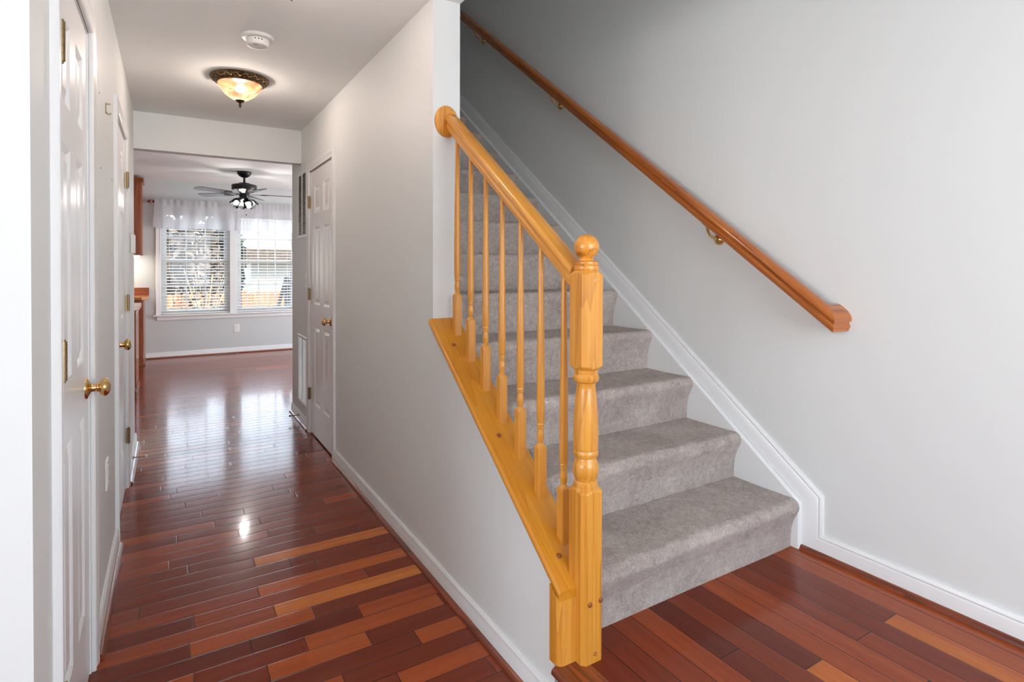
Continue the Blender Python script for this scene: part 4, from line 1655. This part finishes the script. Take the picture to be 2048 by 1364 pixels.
for k in range(4):
    a = math.radians(-75 + 90 * k)
    tilt = Matrix.Rotation(a, 4, 'Z') @ Matrix.Translation((0.048, 0, -0.345)) @ Matrix.Rotation(math.radians(-42), 4, 'Y')
    F_ = T_ @ tilt
    MB().lathe([(0.010, 0.03), (0.013, 0.0), (0.026, -0.008), (0.028, -0.030), (0.024, -0.034)], 18, frame=F_).build('lamp_holder', 'black', fan, smooth=40)
    sh = MB().lathe([(0.030, -0.028), (0.044, -0.038), (0.054, -0.060), (0.058, -0.090), (0.062, -0.125), (0.060, -0.125), (0.056, -0.090), (0.052, -0.062), (0.042, -0.041), (0.028, -0.031)], 28, frame=F_).build('glass_shade', 'clear', fan, smooth=50)
    c = F_ @ Vector((0, 0, -0.078))
    MB().sphere(c, 0.027, 16, 10).build('bulb', 'bulb_cool', sh, smooth=60)
m = MB()
m.tube([(FX + 0.02, FY - 0.03, KC - 0.35), (FX + 0.02, FY - 0.03, KC - 0.545)], 0.0014, 6)
pc = m.build('pull_chain', 'chrome', fan)
MB().sphere((FX + 0.02, FY - 0.03, KC - 0.552), 0.009, 10, 8, (0.8, 0.8, 1.5)).build('pull_knob', 'black', pc, smooth=60)
fl_ = lamp('fan_lights', 'POINT', (0, 0, -0.43), None, 13, (1.0, 0.97, 0.92), 0.04)
fl_.parent = fan

# ------------------------------------------------------------------ kitchen cabinets
uc = empty('wall_cabinet', (-0.62, 9.08, 1.455), 'tall reddish wood wall cabinet hung beside the kitchen windows', 'wall cabinet')
MB().box(-0.95, -0.305, 9.082, YB - 0.0005, 1.455, 2.44).build('body', 'cabZ', uc, bevel=0.002)
m = MB()
m.box(-0.94, -0.632, 9.062, 9.081, 1.465, 2.43)
m.build('door', 'cabZ', uc, bevel=0.003)
m = MB()
m.box(-0.624, -0.315, 9.062, 9.081, 1.465, 2.43)
m.build('door', 'cabZ', uc, bevel=0.003)
MB().sweep([(-0.96, 2.44), (-0.305, 2.44)], [(0, 0), (0.0, 0.008), (0.03, 0.014), (0.05, 0.03), (0.06, 0.03), (0.06, 0)], lambda a, b, t: (a, 9.081 - t, b)).build('crown', 'cabX', uc)
MB().box(-0.305, -0.285, 9.06, YB - 0.0005, 2.44, 2.50).build('crown_end', 'cabY', uc)
ul = tag(MB().box(-0.93, -0.335, 9.12, 9.20, 1.425, 1.4545).build('under_cabinet_light', 'strip'), 'glowing lamp strip under the wall cabinet', 'lamp')
lamp('under_cabinet_glow', 'AREA', (-0.60, 9.16, 1.42), (0, 0.3, -1), 2.2, (1.0, 0.9, 0.75), 0.5, 0.06)

bc = empty('base_cabinet', (-0.62, 9.09, 0.0), 'reddish wood base cabinet against the kitchen back wall', 'base cabinet')
MB().box(-0.95, -0.285, 8.80, YB - 0.0005, 0.0, 0.865).build('body', 'cabZ', bc, bevel=0.002)
MB().box(-0.60, -0.30, 8.782, 8.799, 0.12, 0.70).build('door', 'cabZ', bc, bevel=0.003)
MB().box(-0.60, -0.30, 8.782, 8.799, 0.72, 0.85).build('drawer', 'cabX', bc, bevel=0.003)
MB().box(-0.285, -0.27, 8.82, YB - 0.015, 0.0, 0.02).build('shoe', 'shoeY', bc)
ct = empty('countertop', (-0.6, 9.08, 0.866), 'orange-brown wood-edged countertop with low backsplash at the back wall', 'countertop')
MB().prism([(-0.95, 8.765), (-0.30, 8.765), (-0.236, 8.83), (-0.236, YB - 0.02), (-0.95, YB - 0.02)], 0.866, 0.906, 'Z').build('slab', wood('laminate_top', 'X', srgb(206, 132, 60), srgb(186, 112, 46), srgb(140, 76, 28), 0.25, 0.4), ct, bevel=0.003)
MB().box(-0.95, -0.236, YB - 0.0195, YB - 0.0005, 0.866, 1.008).build('backsplash', 'cabX', ct, bevel=0.002)

isl = empty('kitchen_island', (-0.9, 7.0, 0.0), 'reddish wood kitchen island end just past the hall wall', 'kitchen island')
MB().box(-1.6, -0.292, 6.72, 7.36, 0.0, 0.865).build('body', 'cabZ', isl, bevel=0.002)
MB().box(-0.292, -0.281, 6.74, 7.34, 0.09, 0.85).build('end_panel', 'cabZ', isl, bevel=0.003)
MB().box(-0.292, -0.276, 6.70, 7.37, 0.0, 0.06).build('shoe', 'shoeY', isl, bevel=0.003)
MB().prism([(-1.65, 6.67), (-0.32, 6.67), (-0.255, 6.735), (-0.255, 7.36), (-0.29, 7.40), (-1.65, 7.40)], 0.866, 0.906, 'Z').build('top', 'cabX', isl, bevel=0.003)

# ------------------------------------------------------------------ outside: yard, fence, trees, shed
GZ = -1.35
st(MB().box(-30, 40, YB + 0.14, 60, GZ - 0.2, GZ), 'ground', 'lawn')

fe = empty('wooden_fence', (2.0, 16.0, GZ), 'tan cedar fence along the yard outside the windows', 'fence')
m = MB()
rnd = random.Random(3)
for k in range(100):
    x = -6 + k * 0.165
    h = 1.98 + rnd.uniform(-0.02, 0.02)
    m.prism([(x, GZ), (x + 0.152, GZ), (x + 0.152, GZ + h - 0.04), (x + 0.120, GZ + h), (x + 0.032, GZ + h), (x, GZ + h - 0.04)], 15.99, 16.01 + rnd.uniform(0, 0.008), 'Y')
m.build('pickets', 'fence', fe)
for z in (0.25, 0.95, 1.55):
    MB().box(-6, 10.5, 15.94, 15.99, GZ + z, GZ + z + 0.09).build('rail', 'fence', fe)
for k in range(7):
    MB().box(-5.6 + k * 2.4, -5.5 + k * 2.4, 15.84, 15.94, GZ, GZ + 2.05).build('post', 'fence', fe)


def foliage(mb, c, rad, n, size, rnd):
    for _ in range(n):
        while True:
            p = Vector((rnd.uniform(-1, 1), rnd.uniform(-1, 1), rnd.uniform(-1, 1)))
            if p.length < 1:
                break
        q = Vector((c[0] + p.x * rad[0], c[1] + p.y * rad[1], c[2] + p.z * rad[2]))
        a = Vector((rnd.gauss(0, 1), rnd.gauss(0, 1), rnd.gauss(0, 1))).normalized()
        b = a.cross(Vector((rnd.gauss(0, 1), rnd.gauss(0, 1), rnd.gauss(0, 1)))).normalized()
        s = size * rnd.uniform(0.6, 1.3)
        mb.add([q - a * s, q + b * s * 0.5, q + a * s, q - b * s * 0.5], [(0, 1, 2, 3)])


def tree(x, y, h, r, mat_leaf, label, seed, n=1500, trunk=0.12, crown0=0.35, grp=None, leaf=0.16):
    rnd = random.Random(seed)
    t = empty('tree', (x, y, GZ), label, 'tree', grp)
    MB().tube([(x, y, GZ), (x + 0.05, y, GZ + h * 0.4), (x - 0.05, y + 0.05, GZ + h * 0.75), (x, y, GZ + h)], [trunk, trunk * 0.8, trunk * 0.5, trunk * 0.15], 10).build('trunk', 'bark', t, smooth=50)
    for k in range(9):
        a = rnd.uniform(0, 6.28)
        z = GZ + h * rnd.uniform(0.3, 0.85)
        L = r * rnd.uniform(0.6, 1.1)
        MB().tube([(x, y, z), (x + L * 0.5 * math.cos(a), y + L * 0.5 * math.sin(a), z + L * 0.35), (x + L * math.cos(a), y + L * math.sin(a), z + L * 0.8)], [trunk * 0.35, trunk * 0.2, trunk * 0.06], 7).build('branch', 'bark', t, smooth=50)
    m = MB()
    foliage(m, (x, y, GZ + h * (crown0 + 1) / 2), (r, r, h * (1 - crown0) / 2), n, leaf, rnd)
    c = m.build('crown', mat_leaf, t)
    c['kind'] = 'stuff'
    return t


tree(-0.55, 22.8, 4.5, 1.35, MAT['leaf'], 'dark leafy tree behind the fence at the cabinet side of the window', 21, 2600, 0.14, 0.08, leaf=0.30)
tree(0.35, 17.6, 4.2, 1.0, MAT['dry'], 'pale trunked tree with dry tan leaves behind the fence', 22, 900, 0.13, 0.30)
tree(1.45, 20.5, 4.4, 0.62, MAT['leaf'], 'dark leafy tree behind the fence near the window mullion', 23, 2000, 0.12, 0.08, leaf=0.26)


def shrub(x, y, h, seed, label):
    rnd = random.Random(seed)
    s = empty('shrub', (x, y, GZ), label, 'shrub')
    m = MB()
    for k in range(22):
        a = rnd.uniform(0, 6.28)
        L = rnd.uniform(0.3, 0.75)
        m.tube([(x, y, GZ), (x + L * 0.3 * math.cos(a), y + L * 0.3 * math.sin(a), GZ + h * 0.55), (x + L * math.cos(a), y + L * math.sin(a), GZ + h * rnd.uniform(0.8, 1.05))], [0.022, 0.014, 0.006], 5)
    m.build('stems', 'twig', s)
    m = MB()
    foliage(m, (x, y, GZ + h * 0.7), (0.7, 0.5, h * 0.35), 260, 0.09, rnd)
    m.build('leaves', 'dry', s)['kind'] = 'stuff'


shrub(0.75, 15.2, 2.6, 5, 'bare straw-coloured shrub in front of the fence')

shed = empty('shed', (4.6, 24.0, GZ), 'cream neighbouring house with brown roof edge beyond the fence', 'house')
m = MB()
zz = GZ
while zz < 1.62:
    m.prism([(24.0, zz), (23.975, zz), (23.99, min(1.62, zz + 0.145)), (24.0, min(1.62, zz + 0.145))], 2.75, 9.0, 'X')
    zz += 0.15
m.box(2.75, 9.0, 24.0, 29.0, GZ, 1.62)
m.build('siding', 'siding', shed)
MB().prism([(23.4, 1.58), (23.4, 1.66), (26.5, 3.6), (29.6, 1.66), (29.6, 1.58)], 2.35, 9.4, 'X').build('roof', 'siding', shed)
MB().box(2.35, 9.4, 23.36, 23.42, 1.52, 1.98).build('roof_edge', 'shingle', shed)
w = MB().box(5.0, 6.0, 23.955, 23.99, 0.1, 1.2).build('window', 'trim', shed)
MB().box(5.06, 5.94, 23.94, 23.954, 0.16, 1.14).build('pane', 'black', w)

sw = empty('swing_set', (3.0, 14.0, GZ), 'dark A-frame swing set standing in the yard behind the right window', 'swing set')
MB().tube([(2.3, 14.3, GZ), (2.62, 14.2, 1.95)], 0.05, 8).build('leg', 'greywood', sw)
MB().tube([(2.75, 14.9, GZ), (2.62, 14.2, 1.95)], 0.05, 8).build('leg', 'greywood', sw)
MB().tube([(2.5, 14.2, 1.9), (5.5, 14.2, 1.9)], 0.05, 8).build('top_beam', 'greywood', sw)
MB().tube([(5.1, 14.3, GZ), (5.3, 14.2, 1.95)], 0.05, 8).build('leg', 'greywood', sw)
MB().tube([(5.5, 14.9, GZ), (5.3, 14.2, 1.95)], 0.05, 8).build('leg', 'greywood', sw)

dk = empty('deck_stairs', (2.4, 11.5, GZ), 'dark wooden deck steps and rail just outside the right window', 'deck stairs')
for x in (1.72, 2.55):
    MB().prism([(12.9, GZ), (13.1, GZ), (10.4, 0.25), (10.1, 0.25), (10.1, 0.0)], x, x + 0.04, 'X').build('stringer', 'greywood', dk)
for k in range(6):
    y = 12.75 - k * 0.44
    z = GZ + 0.17 + k * 0.24
    MB().box(1.72, 2.59, y - 0.13, y + 0.13, z, z + 0.035).build('tread', 'greywood', dk)
MB().tube([(1.74, 12.8, GZ + 0.9), (1.74, 10.3, 1.12)], 0.035, 8).build('handrail', 'greywood', dk)
for y, z in ((12.8, GZ), (10.3, 0.1)):
    MB().box(1.70, 1.78, y - 0.04, y + 0.04, z, z + 1.0).build('post', 'greywood', dk)
